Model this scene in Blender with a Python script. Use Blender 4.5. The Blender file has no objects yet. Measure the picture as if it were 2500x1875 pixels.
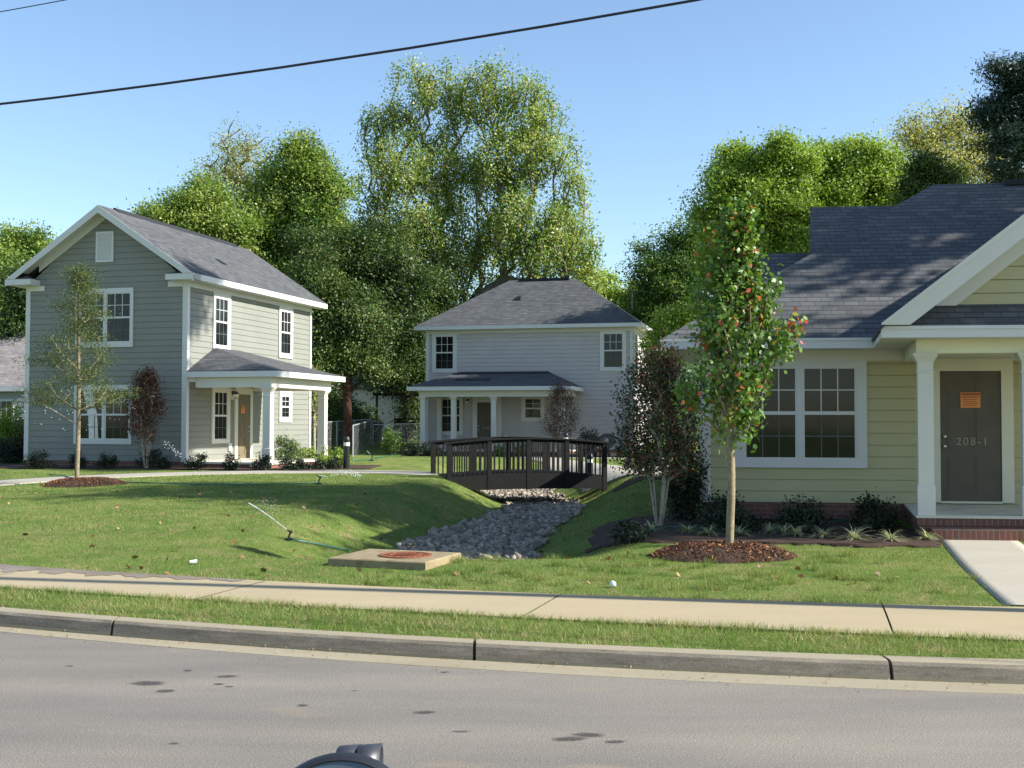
import bpy, math, random
import numpy as np
from mathutils import Vector, Matrix
S = bpy.context.scene
COL = S.collection
# ------------------------------------------------------------ camera, sky, sun, exposure
CZ = 1.79                                    # eye height above the road
PITCH = 0.033; ROLL = 0.002; FL = 1.134
cd = bpy.data.cameras.new('camera'); cam = bpy.data.objects.new('camera', cd); COL.objects.link(cam)
cd.sensor_width = 36; cd.lens = FL * 36; cd.clip_start = 0.05; cd.clip_end = 3000
cam.matrix_world = Matrix.Translation((0, 0, CZ)) @ Matrix.Rotation(math.pi / 2 + PITCH, 4, 'X') @ Matrix.Rotation(ROLL, 4, 'Z')
S.camera = cam
SUN_AZ = math.radians(-11.2); SUN_EL = math.radians(33.9)       # azimuth of the sun from +X towards +Y
sdir = Vector((math.cos(SUN_AZ) * math.cos(SUN_EL), math.sin(SUN_AZ) * math.cos(SUN_EL), math.sin(SUN_EL)))
W = bpy.data.worlds.new('World'); S.world = W; W.use_nodes = True
wn = W.node_tree; wn.nodes.clear()
sky = wn.nodes.new('ShaderNodeTexSky'); sky.sky_type = 'NISHITA'; sky.sun_disc = False
sky.sun_elevation = SUN_EL; sky.sun_rotation = math.pi / 2 - SUN_AZ
sky.altitude = 250; sky.air_density = 1.0; sky.dust_density = 0.6; sky.ozone_density = 1.6
bg = wn.nodes.new('ShaderNodeBackground'); bg.inputs[1].default_value = 0.104
wo = wn.nodes.new('ShaderNodeOutputWorld')
tn = wn.nodes.new('ShaderNodeMix'); tn.data_type = 'RGBA'; tn.blend_type = 'MULTIPLY'; tn.inputs[0].default_value = 1; tn.inputs[7].default_value = (1.0, 1.05, 1.07, 1)
wn.links.new(sky.outputs[0], tn.inputs[6]); wn.links.new(tn.outputs[2], bg.inputs[0]); wn.links.new(bg.outputs[0], wo.inputs[0])
sl = bpy.data.lights.new('sun', 'SUN'); sl.energy = 5.0; sl.angle = math.radians(0.5); sl.color = (1, .95, .86)
so = bpy.data.objects.new('sun', sl); COL.objects.link(so); so.rotation_euler = sdir.to_track_quat('Z', 'Y').to_euler(); so.location = (30, -10, 40)
S.view_settings.view_transform = 'Standard'; S.view_settings.look = 'None'; S.view_settings.gamma = 1
S.view_settings.exposure = 1.05; S.view_settings.use_curve_mapping = False
S.render.engine = 'CYCLES'
S.cycles.use_denoising = True; S.cycles.max_bounces = 6; S.cycles.diffuse_bounces = 3; S.cycles.glossy_bounces = 3
S.cycles.transmission_bounces = 4; S.cycles.transparent_max_bounces = 8
S.cycles.sample_clamp_indirect = 6
rnd = random.Random(7); R = np.random.default_rng(11)

# ------------------------------------------------------------ helpers
def ray(px, py):                              # px, py in the 2500 x 1875 photograph
    f = FL * 2500; a = (px - 1250) / f; b = -(py - 937.5) / f; r = -ROLL
    c, s = math.cos(r), math.sin(r); a, b = a * c + b * s, -a * s + b * c
    return a, math.cos(PITCH) - b * math.sin(PITCH), math.sin(PITCH) + b * math.cos(PITCH)
def at_y(px, py, Y):
    r = ray(px, py); k = Y / r[1]; return Vector((r[0] * k, Y, r[2] * k + CZ))
def at_z(px, py, z):
    r = ray(px, py); k = (z - CZ) / r[2]; return Vector((r[0] * k, r[1] * k, z))
def tag(o, label=None, cat=None, group=None, kind=None):
    if label: o['label'] = label
    if cat: o['category'] = cat
    if group: o['group'] = group
    if kind: o['kind'] = kind
    return o
def empty(name, loc, rz=0, **k):
    o = bpy.data.objects.new(name, None); COL.objects.link(o); o.location = loc; o.rotation_euler = (0, 0, rz)
    o.empty_display_size = .1
    return tag(o, **k)
def mk(name, v, f, mat, parent=None, smooth=False, uv=True, attr=None, mi=None, loc=None):
    """a mesh object from numpy/list vertices and faces (all quads/tris as an array, or a ragged list)"""
    me = bpy.data.meshes.new(name)
    v = np.asarray(v, dtype=np.float32).reshape(-1, 3)
    if isinstance(f, np.ndarray):
        n, k = f.shape
        me.vertices.add(len(v)); me.vertices.foreach_set('co', v.ravel())
        me.loops.add(n * k); me.loops.foreach_set('vertex_index', f.astype(np.int32).ravel())
        me.polygons.add(n); me.polygons.foreach_set('loop_start', np.arange(0, n * k, k, dtype=np.int32))
        me.update(calc_edges=True)
    else:
        me.from_pydata(v.tolist(), [], f); me.update()
    if smooth: me.polygons.foreach_set('use_smooth', [True] * len(me.polygons))
    mats = mat if isinstance(mat, (list, tuple)) else [mat]
    for m in mats: me.materials.append(m)
    if mi is not None: me.polygons.foreach_set('material_index', np.asarray(mi, dtype=np.int32))
    if attr is not None:
        a = me.attributes.new('tint', 'FLOAT', 'FACE'); a.data.foreach_set('value', np.asarray(attr, dtype=np.float32))
    if uv and len(me.polygons) < 60000:
        ul = me.uv_layers.new(name='uv'); vs = me.vertices; z = Vector((0, 0, 1))
        out = np.zeros((len(me.loops), 2), dtype=np.float32)
        for p in me.polygons:
            n = p.normal
            t = z.cross(n)
            t = Vector((1, 0, 0)) if t.length < 1e-3 else t.normalized()
            b = n.cross(t)
            for li in p.loop_indices:
                co = vs[me.loops[li].vertex_index].co; out[li] = (co.dot(t), co.dot(b))
        ul.data.foreach_set('uv', out.ravel())
    o = bpy.data.objects.new(name, me); COL.objects.link(o)
    if parent: o.parent = parent
    if loc is not None: o.location = loc
    return o
def copy_thing(o, parent=None):
    c = o.copy(); COL.objects.link(c)
    if parent: c.parent = parent
    for ch in list(o.children): copy_thing(ch, c)
    return c
class MB:
    def __init__(s, dz=0., k=0.): s.v = []; s.f = []; s.m = []; s.dz = dz; s.mi = 0; s.k = k
    def add(s, vs, fs):
        b = len(s.v); s.v += [(x + s.k * y, y, z + s.dz) for x, y, z in vs]
        for f in fs: s.f.append([b + i for i in f]); s.m.append(s.mi)
    def box(s, x0, x1, y0, y1, z0, z1):
        s.add([(x0, y0, z0), (x1, y0, z0), (x1, y1, z0), (x0, y1, z0), (x0, y0, z1), (x1, y0, z1), (x1, y1, z1), (x0, y1, z1)],
              [(0, 3, 2, 1), (4, 5, 6, 7), (0, 1, 5, 4), (1, 2, 6, 5), (2, 3, 7, 6), (3, 0, 4, 7)])
    def fbox(s, F, s0, s1, z0, z1, d0, d1):
        (ou, ow), (tu, tw), (nu, nw) = F
        P = lambda a, d, z: (ou + tu * a + nu * d, ow + tw * a + nw * d, z)
        vs = [P(s0, d1, z0), P(s1, d1, z0), P(s1, d0, z0), P(s0, d0, z0), P(s0, d1, z1), P(s1, d1, z1), P(s1, d0, z1), P(s0, d0, z1)]
        fs = [(0, 3, 2, 1), (4, 5, 6, 7), (0, 1, 5, 4), (1, 2, 6, 5), (2, 3, 7, 6), (3, 0, 4, 7)]
        if tu * -nw + tw * nu < 0: fs = [f[::-1] for f in fs]
        s.add(vs, fs)
    def prism(s, poly, d):                    # poly: 3-D points (CCW seen from outside), extruded by the vector d (away from the viewer)
        n = len(poly); vs = list(poly) + [(p[0] + d[0], p[1] + d[1], p[2] + d[2]) for p in poly]
        s.add(vs, [tuple(range(n)), tuple(range(2 * n - 1, n - 1, -1))] + [(i, i + n, (i + 1) % n + n, (i + 1) % n) for i in range(n)])
    def roof(s, pts, th=.05): s.prism(pts, (0, 0, -th))
    def loft(s, cx, cy, prof, n=4, rot=math.pi / 4):          # stacked rings: (z, half width)
        k = math.sqrt(2) if n == 4 else 1; vs = []; fs = []
        for z, h in prof:
            for i in range(n):
                a = rot + 2 * math.pi * i / n; vs.append((cx + h * k * math.cos(a), cy + h * k * math.sin(a), z))
        for j in range(len(prof) - 1):
            for i in range(n): fs.append((j * n + i, j * n + (i + 1) % n, (j + 1) * n + (i + 1) % n, (j + 1) * n + i))
        fs.append(tuple(range(n))[::-1]); fs.append(tuple((len(prof) - 1) * n + i for i in range(n)))
        s.add(vs, fs)
    def tube(s, pts, r, n=8, cap=True):
        pts = [Vector(p) for p in pts]; rr = r if isinstance(r, (list, tuple)) else [r] * len(pts); vs = []; fs = []
        for i, p in enumerate(pts):
            t = (pts[min(i + 1, len(pts) - 1)] - pts[max(i - 1, 0)]).normalized()
            a = t.orthogonal().normalized() if i == 0 else (pa - t * pa.dot(t)).normalized()
            pa = a; b = t.cross(a)
            for k in range(n):
                an = 2 * math.pi * k / n; vs.append(tuple(p + (a * math.cos(an) + b * math.sin(an)) * rr[i]))
        for i in range(len(pts) - 1):
            for k in range(n): fs.append((i * n + k, i * n + (k + 1) % n, (i + 1) * n + (k + 1) % n, (i + 1) * n + k))
        if cap: fs.append(tuple(range(n))[::-1]); fs.append(tuple((len(pts) - 1) * n + k for k in range(n)))
        s.add(vs, fs)
    def lathe(s, c, prof, n=24, axis='Z'):
        vs = []; fs = []
        for r, z in prof:
            for i in range(n):
                a = 2 * math.pi * i / n; vs.append((c[0] + r * math.cos(a), c[1] + r * math.sin(a), c[2] + z))
        for j in range(len(prof) - 1):
            for i in range(n): fs.append((j * n + i, j * n + (i + 1) % n, (j + 1) * n + (i + 1) % n, (j + 1) * n + i))
        s.add(vs, fs)
    def build(s, name, mat, parent=None, smooth=False, **k):
        o = mk(name, s.v, s.f, mat, parent, smooth, mi=s.m)
        return tag(o, **k)

# ------------------------------------------------------------ materials
def nodes(name):
    m = bpy.data.materials.new(name); m.use_nodes = True; nt = m.node_tree; nt.nodes.clear()
    out = nt.nodes.new('ShaderNodeOutputMaterial'); p = nt.nodes.new('ShaderNodeBsdfPrincipled')
    nt.links.new(p.outputs[0], out.inputs[0]); return m, nt, p, out
def N(nt, t, **k):
    n = nt.nodes.new(t)
    for a, b in k.items():
        if a.startswith('i_'):
            key = a[2:]; key = int(key) if key.isdigit() else key.replace('_', ' ')
            n.inputs[key].default_value = b
        else: setattr(n, a, b)
    return n
def coords(nt, kind='Object', scale=None):
    tc = N(nt, 'ShaderNodeTexCoord'); o = tc.outputs[kind]
    if scale:
        mp = N(nt, 'ShaderNodeMapping'); mp.inputs['Scale'].default_value = scale; nt.links.new(o, mp.inputs[0]); o = mp.outputs[0]
    return o
def noise(nt, co, scale, detail=4, rough=.55, dist=0):
    n = N(nt, 'ShaderNodeTexNoise'); n.inputs['Scale'].default_value = scale; n.inputs['Detail'].default_value = detail
    n.inputs['Roughness'].default_value = rough; n.inputs['Distortion'].default_value = dist
    nt.links.new(co, n.inputs['Vector']); return n.outputs['Fac']
def ramp(nt, fac, stops, interp='LINEAR'):
    r = N(nt, 'ShaderNodeValToRGB'); r.color_ramp.interpolation = interp; e = r.color_ramp.elements
    while len(e) < len(stops): e.new(.5)
    for el, (p, c) in zip(e, stops): el.position = p; el.color = (*c, 1) if len(c) == 3 else c
    nt.links.new(fac, r.inputs[0]); return r.outputs[0]
def mix(nt, fac, a, b, mode='MIX'):
    m = N(nt, 'ShaderNodeMix', data_type='RGBA', blend_type=mode)
    for sck, v in ((0, fac), (6, a), (7, b)):
        if hasattr(v, 'is_linked') or hasattr(v, 'links'): nt.links.new(v, m.inputs[sck])
        else: m.inputs[sck].default_value = v if sck == 0 else ((*v, 1) if len(v) == 3 else v)
    return m.outputs[2]
def bump(nt, p, h, strength=.3, dist=.01):
    b = N(nt, 'ShaderNodeBump'); b.inputs['Strength'].default_value = strength; b.inputs['Distance'].default_value = dist
    nt.links.new(h, b.inputs['Height']); nt.links.new(b.outputs[0], p.inputs['Normal'])
def plain(name, c, rough=.6, metal=0, var=.12, scale=3, bmp=0, bscale=60, spec=.3, dirt=None):
    m, nt, p, o = nodes(name); co = coords(nt)
    f = noise(nt, co, scale, 5)
    lo = tuple(x * (1 - var) for x in c); hi = tuple(min(1, x * (1 + var)) for x in c)
    colr = ramp(nt, f, [(.3, lo), (.7, hi)])
    if dirt:
        g = noise(nt, co, dirt[1], 8, .7); gm = ramp(nt, g, [(.52, (0, 0, 0)), (.72, (1, 1, 1))])
        colr = mix(nt, gm, colr, dirt[0])
    nt.links.new(colr, p.inputs['Base Color'])
    p.inputs['Roughness'].default_value = rough; p.inputs['Metallic'].default_value = metal; p.inputs['Specular IOR Level'].default_value = spec
    if bmp: bump(nt, p, noise(nt, co, bscale, 3), bmp, .005)
    return m
WHITE = plain('white_paint', (.59, .592, .575), .45, var=.03, scale=1.5)
CREAM = plain('cream_paint', (.60, .592, .53), .5, var=.03, scale=1.5)
SID_G = plain('greygreen_siding', (.215, .222, .194), .55, var=.05, scale=1.2, bmp=.15, bscale=25)
SID_T = plain('taupe_siding', (.46, .43, .415), .55, var=.05, scale=1.2, bmp=.15, bscale=25)
SID_Y = plain('cream_yellow_siding', (.43, .40, .225), .55, var=.05, scale=1.2, bmp=.15, bscale=25)
SID_W = plain('white_siding', (.62, .65, .68), .6, var=.06)
SID_GREY = plain('grey_siding', (.33, .35, .36), .6, var=.06)
SID_LIME = plain('green_siding', (.42, .50, .26), .6, var=.06)
DOOR = plain('brown_door', (.105, .088, .065), .45, var=.1)
BLACKM = plain('black_metal', (.018, .019, .022), .38, var=.2, spec=.5)
BOLL = plain('bollard_paint', (.010, .010, .011), .4, var=.3, spec=.5)
BRONZE = plain('bronze_paint', (.07, .062, .05), .4, var=.2, spec=.5)
BRIDGE = plain('dark_painted_wood', (.0075, .007, .0065), .65, var=.35, scale=8, spec=.25)
CHROME = plain('steel', (.6, .6, .6), .3, metal=1, var=.1)
GALV = plain('galvanised_wire', (.42, .43, .44), .45, metal=.3, var=.15)
CONC = plain('concrete', (.60, .56, .46), .85, var=.10, scale=2, bmp=.3, bscale=90, dirt=((.46, .42, .34), 2.2))
CONCW = plain('slab_concrete', (.25, .20, .115), .8, var=.18, scale=5, bmp=.3, bscale=90, dirt=((.15, .115, .065), 4))
RUST = plain('rusty_iron', (.19, .065, .03), .8, var=.5, scale=25, bmp=.6, bscale=40)
ORANGE = plain('orange_paper', (.75, .27, .10), .7, var=.1)
ORDARK = plain('print_ink', (.22, .07, .03), .7, var=.1)
NUMB = plain('number_paint', (.34, .30, .22), .6, var=.1)
HOSE = plain('green_hose', (.015, .12, .09), .35, var=.2, spec=.5)
CABLE = plain('cable_sheath', (.025, .028, .04), .5, var=.2)
WATER = plain('water_drops', (.85, .9, .95), .1, var=.02, spec=.8)
PAPER = plain('white_litter', (.85, .85, .87), .6, var=.05)
TRUNKM = plain('bark', (.13, .105, .08), .9, var=.45, scale=9, bmp=.6, bscale=30)
TRUNKL = plain('pale_bark', (.30, .26, .20), .85, var=.35, scale=14, bmp=.5, bscale=40)
TRUNKR = plain('red_brown_bark', (.085, .038, .024), .9, var=.6, scale=6, bmp=.6, bscale=30)
TRUNKY = plain('young_bark', (.23, .19, .12), .8, var=.3, scale=18, bmp=.5, bscale=60)
FELT = plain('roofing_felt', (.022, .024, .028), .8, var=.3)
LENS = plain('lamp_lens', (.75, .74, .68), .2, var=.05, spec=.6)
ROCKM, nt, p, _ = nodes('river_rock')
a_ = N(nt, 'ShaderNodeAttribute', attribute_name='tint'); co = coords(nt)
c1 = ramp(nt, a_.outputs['Fac'], [(0, (.08, .066, .05)), (.25, (.20, .16, .11)), (.5, (.33, .26, .17)), (.8, (.54, .43, .28)), (.93, (.60, .53, .40)), (1, (.26, .14, .07))])
nt.links.new(mix(nt, noise(nt, co, 14, 5), c1, (.12, .11, .10)), p.inputs['Base Color']); p.inputs['Roughness'].default_value = .75
bump(nt, p, noise(nt, co, 60, 3), .3, .005)

def glass_mat():
    m, nt, p, o = nodes('window_glass'); co = coords(nt)
    c = ramp(nt, noise(nt, co, 1.3, 3), [(.35, (.006, .008, .008)), (.65, (.02, .024, .022))])
    nt.links.new(c, p.inputs['Base Color']); p.inputs['Roughness'].default_value = .05; p.inputs['Specular IOR Level'].default_value = .32
    bump(nt, p, noise(nt, co, 2.2, 2), .06, .01)
    return m
GLASS = glass_mat()
def shingles(name, c1, c2, gap):  # gap: colour of the shadow painted under each butt edge
    m, nt, p, o = nodes(name); tc = N(nt, 'ShaderNodeTexCoord'); uv = tc.outputs['UV']
    def brick(w, sc_off, r):
        b = N(nt, 'ShaderNodeTexBrick'); b.offset = .5; b.offset_frequency = 2
        b.inputs['Scale'].default_value = 1; b.inputs['Brick Width'].default_value = w; b.inputs['Row Height'].default_value = r
        b.inputs['Mortar Size'].default_value = .009; b.inputs['Mortar Smooth'].default_value = .1; b.inputs['Bias'].default_value = 0
        mp = N(nt, 'ShaderNodeMapping'); mp.inputs['Location'].default_value = (sc_off, 0, 0); nt.links.new(uv, mp.inputs[0]); nt.links.new(mp.outputs[0], b.inputs[0])
        return b
    b = brick(.23, 0, .142); b.inputs['Color1'].default_value = (*c1, 1); b.inputs['Color2'].default_value = (*c2, 1); b.inputs['Mortar'].default_value = (*[(x + y) / 3.1 for x, y in zip(c1, c2)], 1)
    b2 = brick(.37, .11, .142)
    b2.inputs['Color1'].default_value = (.80, .81, .82, 1); b2.inputs['Color2'].default_value = (1.12, 1.13, 1.14, 1); b2.inputs['Mortar'].default_value = (1, 1, 1, 1)
    c = mix(nt, 1, b.outputs[0], b2.outputs[0], 'MULTIPLY')
    g = ramp(nt, noise(nt, uv, 420, 2, .7), [(.3, (.72, .72, .72)), (.75, (1.25, 1.25, 1.25))])
    c = mix(nt, 1, c, g, 'MULTIPLY')
    s = ramp(nt, noise(nt, uv, .9, 5, .6), [(.3, (.88, .88, .9)), (.7, (1.08, 1.07, 1.05))])
    c = mix(nt, 1, c, s, 'MULTIPLY')
    # courses: the butt edge of each row stands proud; its thin shadow line is painted into the colour
    sep = N(nt, 'ShaderNodeSeparateXYZ'); nt.links.new(uv, sep.inputs[0])
    mm = N(nt, 'ShaderNodeMath', operation='FLOORED_MODULO'); nt.links.new(sep.outputs[1], mm.inputs[0]); mm.inputs[1].default_value = .142
    dv = N(nt, 'ShaderNodeMath', operation='DIVIDE'); nt.links.new(mm.outputs[0], dv.inputs[0]); dv.inputs[1].default_value = .142
    inv = N(nt, 'ShaderNodeMath', operation='SUBTRACT'); inv.inputs[0].default_value = 1; nt.links.new(dv.outputs[0], inv.inputs[1])
    # tab thickness varies tab by tab, so the painted butt shadow comes in dashes
    ln = ramp(nt, dv.outputs[0], [(0.0, (1, 1, 1)), (.10, (1, 1, 1)), (.13, (0, 0, 0))])
    bw = N(nt, 'ShaderNodeRGBToBW'); nt.links.new(b2.outputs[0], bw.inputs[0])
    tab = ramp(nt, bw.outputs[0], [(.9, (.15, .15, .15)), (1.0, (.9, .9, .9))])
    lf = mix(nt, 1, ln, tab, 'MULTIPLY')
    c = mix(nt, lf, c, gap)
    nt.links.new(c, p.inputs['Base Color']); p.inputs['Roughness'].default_value = .9; p.inputs['Specular IOR Level'].default_value = .25
    bump(nt, p, inv.outputs[0], .5, .012)
    return m
ROOF = shingles('asphalt_shingles', (.080, .084, .088), (.116, .119, .121), (.018, .019, .021))
ROOFB = shingles('pale_shingles', (.20, .185, .18), (.27, .25, .24), (.14, .13, .13))
def brick_mat(name, upright=False):
    m, nt, p, o = nodes(name); tc = N(nt, 'ShaderNodeTexCoord'); b = N(nt, 'ShaderNodeTexBrick')
    b.inputs['Scale'].default_value = 1; b.inputs['Brick Width'].default_value = .075 if upright else .21; b.inputs['Row Height'].default_value = .2 if upright else .073
    b.offset = 0 if upright else .5
    b.inputs['Mortar Size'].default_value = .006; b.inputs['Color1'].default_value = (.30, .085, .045, 1); b.inputs['Color2'].default_value = (.17, .065, .045, 1)
    b.inputs['Mortar'].default_value = (.30, .26, .21, 1); b.inputs['Bias'].default_value = 0
    nt.links.new(tc.outputs['UV'], b.inputs[0])
    c = mix(nt, noise(nt, tc.outputs['UV'], 9, 4), b.outputs[0], (.10, .06, .05))
    nt.links.new(c, p.inputs['Base Color']); p.inputs['Roughness'].default_value = .85; bump(nt, p, b.outputs['Fac'], -.4, .008)
    return m
BRICK = brick_mat('brick'); BRICKV = brick_mat('rowlock_brick', True)
def leaf_mat(name, stops, trans=.32, gloss=.35):
    m, nt, p, o = nodes(name); a = N(nt, 'ShaderNodeAttribute', attribute_name='tint')
    c = ramp(nt, a.outputs['Fac'], stops)
    nt.links.new(c, p.inputs['Base Color']); p.inputs['Roughness'].default_value = .5; p.inputs['Specular IOR Level'].default_value = gloss
    t = N(nt, 'ShaderNodeBsdfTranslucent'); g = N(nt, 'ShaderNodeMix', data_type='RGBA', blend_type='MULTIPLY'); g.inputs[0].default_value = 1
    nt.links.new(c, g.inputs[6]); g.inputs[7].default_value = (1.5, 1.45, .7, 1); nt.links.new(g.outputs[2], t.inputs[0])
    ms = N(nt, 'ShaderNodeMixShader'); ms.inputs[0].default_value = trans
    nt.links.new(p.outputs[0], ms.inputs[1]); nt.links.new(t.outputs[0], ms.inputs[2]); nt.links.new(ms.outputs[0], o.inputs[0])
    return m
LF_BIG = leaf_mat('maple_leaves_turning', [(0, (.08, .145, .03)), (.4, (.165, .26, .05)), (.72, (.30, .38, .11)), (.88, (.44, .48, .18)), (.96, (.60, .46, .18)), (1, (.60, .30, .12))])
LF_MID = leaf_mat('green_leaves', [(0, (.045, .10, .02)), (.5, (.10, .185, .03)), (.85, (.20, .29, .05)), (1, (.34, .38, .10))])
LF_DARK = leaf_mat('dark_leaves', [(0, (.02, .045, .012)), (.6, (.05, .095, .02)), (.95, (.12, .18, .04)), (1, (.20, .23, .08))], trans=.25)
LF_BRIGHT = leaf_mat('bright_leaves', [(0, (.11, .19, .025)), (.5, (.21, .32, .04)), (1, (.36, .46, .10))])
LF_YEL = leaf_mat('yellowing_leaves', [(0, (.18, .23, .06)), (.6, (.34, .36, .11)), (1, (.52, .48, .20))])
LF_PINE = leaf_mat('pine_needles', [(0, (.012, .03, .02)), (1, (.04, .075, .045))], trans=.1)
LF_MAPLE = leaf_mat('young_maple_leaves', [(0, (.06, .125, .022)), (.5, (.13, .24, .035)), (.84, (.25, .37, .07)), (.89, (.34, .30, .07)), (.94, (.46, .15, .06)), (1, (.50, .07, .05))], trans=.28, gloss=.5)
LF_OAK = leaf_mat('willow_oak_leaves', [(0, (.05, .08, .022)), (.6, (.11, .145, .04)), (1, (.26, .20, .07))])
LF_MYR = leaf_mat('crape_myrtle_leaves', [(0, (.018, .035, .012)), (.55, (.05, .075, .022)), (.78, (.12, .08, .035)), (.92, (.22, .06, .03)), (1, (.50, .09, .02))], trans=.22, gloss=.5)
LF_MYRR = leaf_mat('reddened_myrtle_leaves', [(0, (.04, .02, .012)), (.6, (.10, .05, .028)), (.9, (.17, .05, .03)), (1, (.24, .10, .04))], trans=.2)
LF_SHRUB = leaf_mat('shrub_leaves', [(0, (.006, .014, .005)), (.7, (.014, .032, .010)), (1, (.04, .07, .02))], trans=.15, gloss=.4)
LF_HOLLY = leaf_mat('holly_leaves', [(0, (.04, .08, .02)), (.6, (.11, .17, .05)), (1, (.30, .34, .16))], trans=.2, gloss=.5)
LF_LIRI = leaf_mat('striped_leaves', [(0, (.08, .12, .04)), (.4, (.28, .34, .15)), (1, (.72, .70, .50))], trans=.25)
GRASSM = leaf_mat('grass_blades', [(0, (.075, .14, .028)), (.5, (.135, .205, .045)), (.8, (.22, .27, .08)), (.9, (.38, .33, .17)), (1, (.42, .31, .18))], trans=.3, gloss=.2)
DEADL = leaf_mat('dead_leaves', [(0, (.10, .045, .02)), (.6, (.24, .12, .05)), (1, (.42, .28, .13))], trans=.1)
CHIPS = leaf_mat('mulch_chips', [(0, (.04, .015, .008)), (.6, (.15, .055, .022)), (.9, (.28, .12, .045)), (1, (.50, .30, .13))], trans=0, gloss=.2)

# ------------------------------------------------------------ the lie of the land
def sm(x, a, b):
    t = np.clip((np.asarray(x, float) - a) / (b - a), 0, 1); return t * t * (3 - 2 * t)
C_SWFAR = (.0164, -.2622, 11.352); C_SWN = (.0084, -.2927, 9.908); C_KB = (.0194, -.2519, 8.8775); C_KF = (.0169, -.2567, 8.7353); C_AS = (.0198, -.2656, 8.4082)
def curve(c, X):
    X = np.asarray(X, float); xc = np.clip(X, -7, 6)            # a gentle bend, straight beyond it
    return c[0] * xc ** 2 + c[1] * xc + c[2] + (X - xc) * (2 * c[0] * xc + c[1])
BX = [(12, -.95), (16, -.92), (18.3, -.78), (22, -.28), (24.5, .30), (27, .72), (29, .80), (31, .50), (33, .2), (36.5, -.1), (40, -.2)]
def bed_x(Y): return np.interp(Y, [a for a, b in BX], [b for a, b in BX])
def bed_hw(Y): return np.interp(Y, [14, 16, 20, 24, 28, 36], [1.05, 1.05, .98, .84, .78, .9])
def height(X, Y):
    X = np.asarray(X, float); Y = np.asarray(Y, float)
    n = (Y - curve(C_SWFAR, X)) * .961
    zl = .137 + .318 * sm(n, -.5, 16); zr = .137 + .10 * sm(n, 0, 7) + .22 * sm(n, 6, 13)
    z = zl + (zr - zl) * sm(X, -.2, 2.6)
    z = z + .30 * sm(Y, 46, 62)
    z = z + .05 * np.sin(X * .35 + 1) * np.sin(Y * .21) * sm(n, 3, 8) * (1 - sm(Y, 28, 34))
    z = np.where(n < 0, np.where(Y < curve(C_SWN, X), .104 + .026 * sm(Y - curve(C_KB, X), .12, .5), .128), z)
    z = np.where(Y < curve(C_KB, X) - .03, -.06, z)
    d = np.abs(X - bed_x(Y)); hw = bed_hw(Y)
    side = np.where(X < bed_x(Y), 1.9, 1.75)
    f = 1 - sm(d, hw * .82, hw + side)
    f = f * sm(Y, 13.75, 15.6) * (1 - sm(Y, 35.5, 38.5))
    zb = -.30
    return z + (zb - z) * f
def hz(x, y): return float(height(x, y))
def ground_at(px, py):
    r = ray(px, py); t = 5.
    for _ in range(2000):
        x, y, z = r[0] * t, r[1] * t, CZ + r[2] * t
        if z <= hz(x, y): break
        t += .05
    return Vector((x, y, hz(x, y)))
def sheet(name, xs, ys, mat, zoff=0., keep=None, mask=None, smooth=True, **k):
    X, Y = np.meshgrid(xs, ys); Z = height(X, Y) + zoff; nx, ny = len(xs), len(ys)
    v = np.stack([X, Y, Z], -1).reshape(-1, 3)
    i = np.arange(nx * ny).reshape(ny, nx); f = np.stack([i[:-1, :-1], i[:-1, 1:], i[1:, 1:], i[1:, :-1]], -1).reshape(-1, 4)
    if mask is not None:
        c = v[f].mean(1); f = f[mask(c[:, 0], c[:, 1])]
        used = np.unique(f); rm = -np.ones(len(v), int); rm[used] = np.arange(len(used)); v = v[used]; f = rm[f]
        e = np.concatenate([f[:, [0, 1]], f[:, [1, 2]], f[:, [2, 3]], f[:, [3, 0]]]); key = np.sort(e, 1); _, inv_, cnt = np.unique(key, axis=0, return_inverse=True, return_counts=True)
        b = e[cnt[inv_.ravel()] == 1]; lo = v - np.array([0, 0, .07]); k0 = len(v); v = np.concatenate([v, lo]); f = np.concatenate([f, np.stack([b[:, 1], b[:, 0], b[:, 0] + k0, b[:, 1] + k0], -1)])
    return tag(mk(name, v, f, mat, smooth=smooth, uv=False), **k)
def strip(name, cx, halfw, mat, zoff, step=.25, nw=9, thick=0, **k):
    """a path that follows the terrain: centre line points (x, y), half width(s)"""
    pts = []; L = [0]
    for a, b in zip(cx[:-1], cx[1:]): L.append(L[-1] + math.dist(a, b))
    s = np.arange(0, L[-1] + step, step).clip(0, L[-1])
    x = np.interp(s, L, [p[0] for p in cx]); y = np.interp(s, L, [p[1] for p in cx])
    ker = np.ones(7) / 7; xp = np.convolve(np.pad(x, 3, 'edge'), ker, 'valid'); yp = np.convolve(np.pad(y, 3, 'edge'), ker, 'valid')
    dx = np.gradient(xp); dy = np.gradient(yp); l = np.hypot(dx, dy) + 1e-9; nx, ny = -dy / l, dx / l
    hw = np.interp(s, L, halfw) if hasattr(halfw, '__len__') else np.full(len(s), halfw)
    o = np.linspace(-1, 1, nw); X = xp[:, None] + nx[:, None] * hw[:, None] * o; Y = yp[:, None] + ny[:, None] * hw[:, None] * o
    Z = height(X, Y).max(1, keepdims=True) * .0 + height(X, Y) + zoff
    X = np.concatenate([X[:, :1], X, X[:, -1:]], 1); Y = np.concatenate([Y[:, :1], Y, Y[:, -1:]], 1); Z = np.concatenate([Z[:, :1] - .07, Z, Z[:, -1:] - .07], 1); nw += 2
    v = np.stack([X, Y, Z], -1).reshape(-1, 3); i = np.arange(len(s) * nw).reshape(len(s), nw)
    f = np.stack([i[:-1, :-1], i[1:, :-1], i[1:, 1:], i[:-1, 1:]], -1).reshape(-1, 4)
    return tag(mk(name, v, f, mat, smooth=False, uv=False), **k), (xp, yp, hw)
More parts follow.
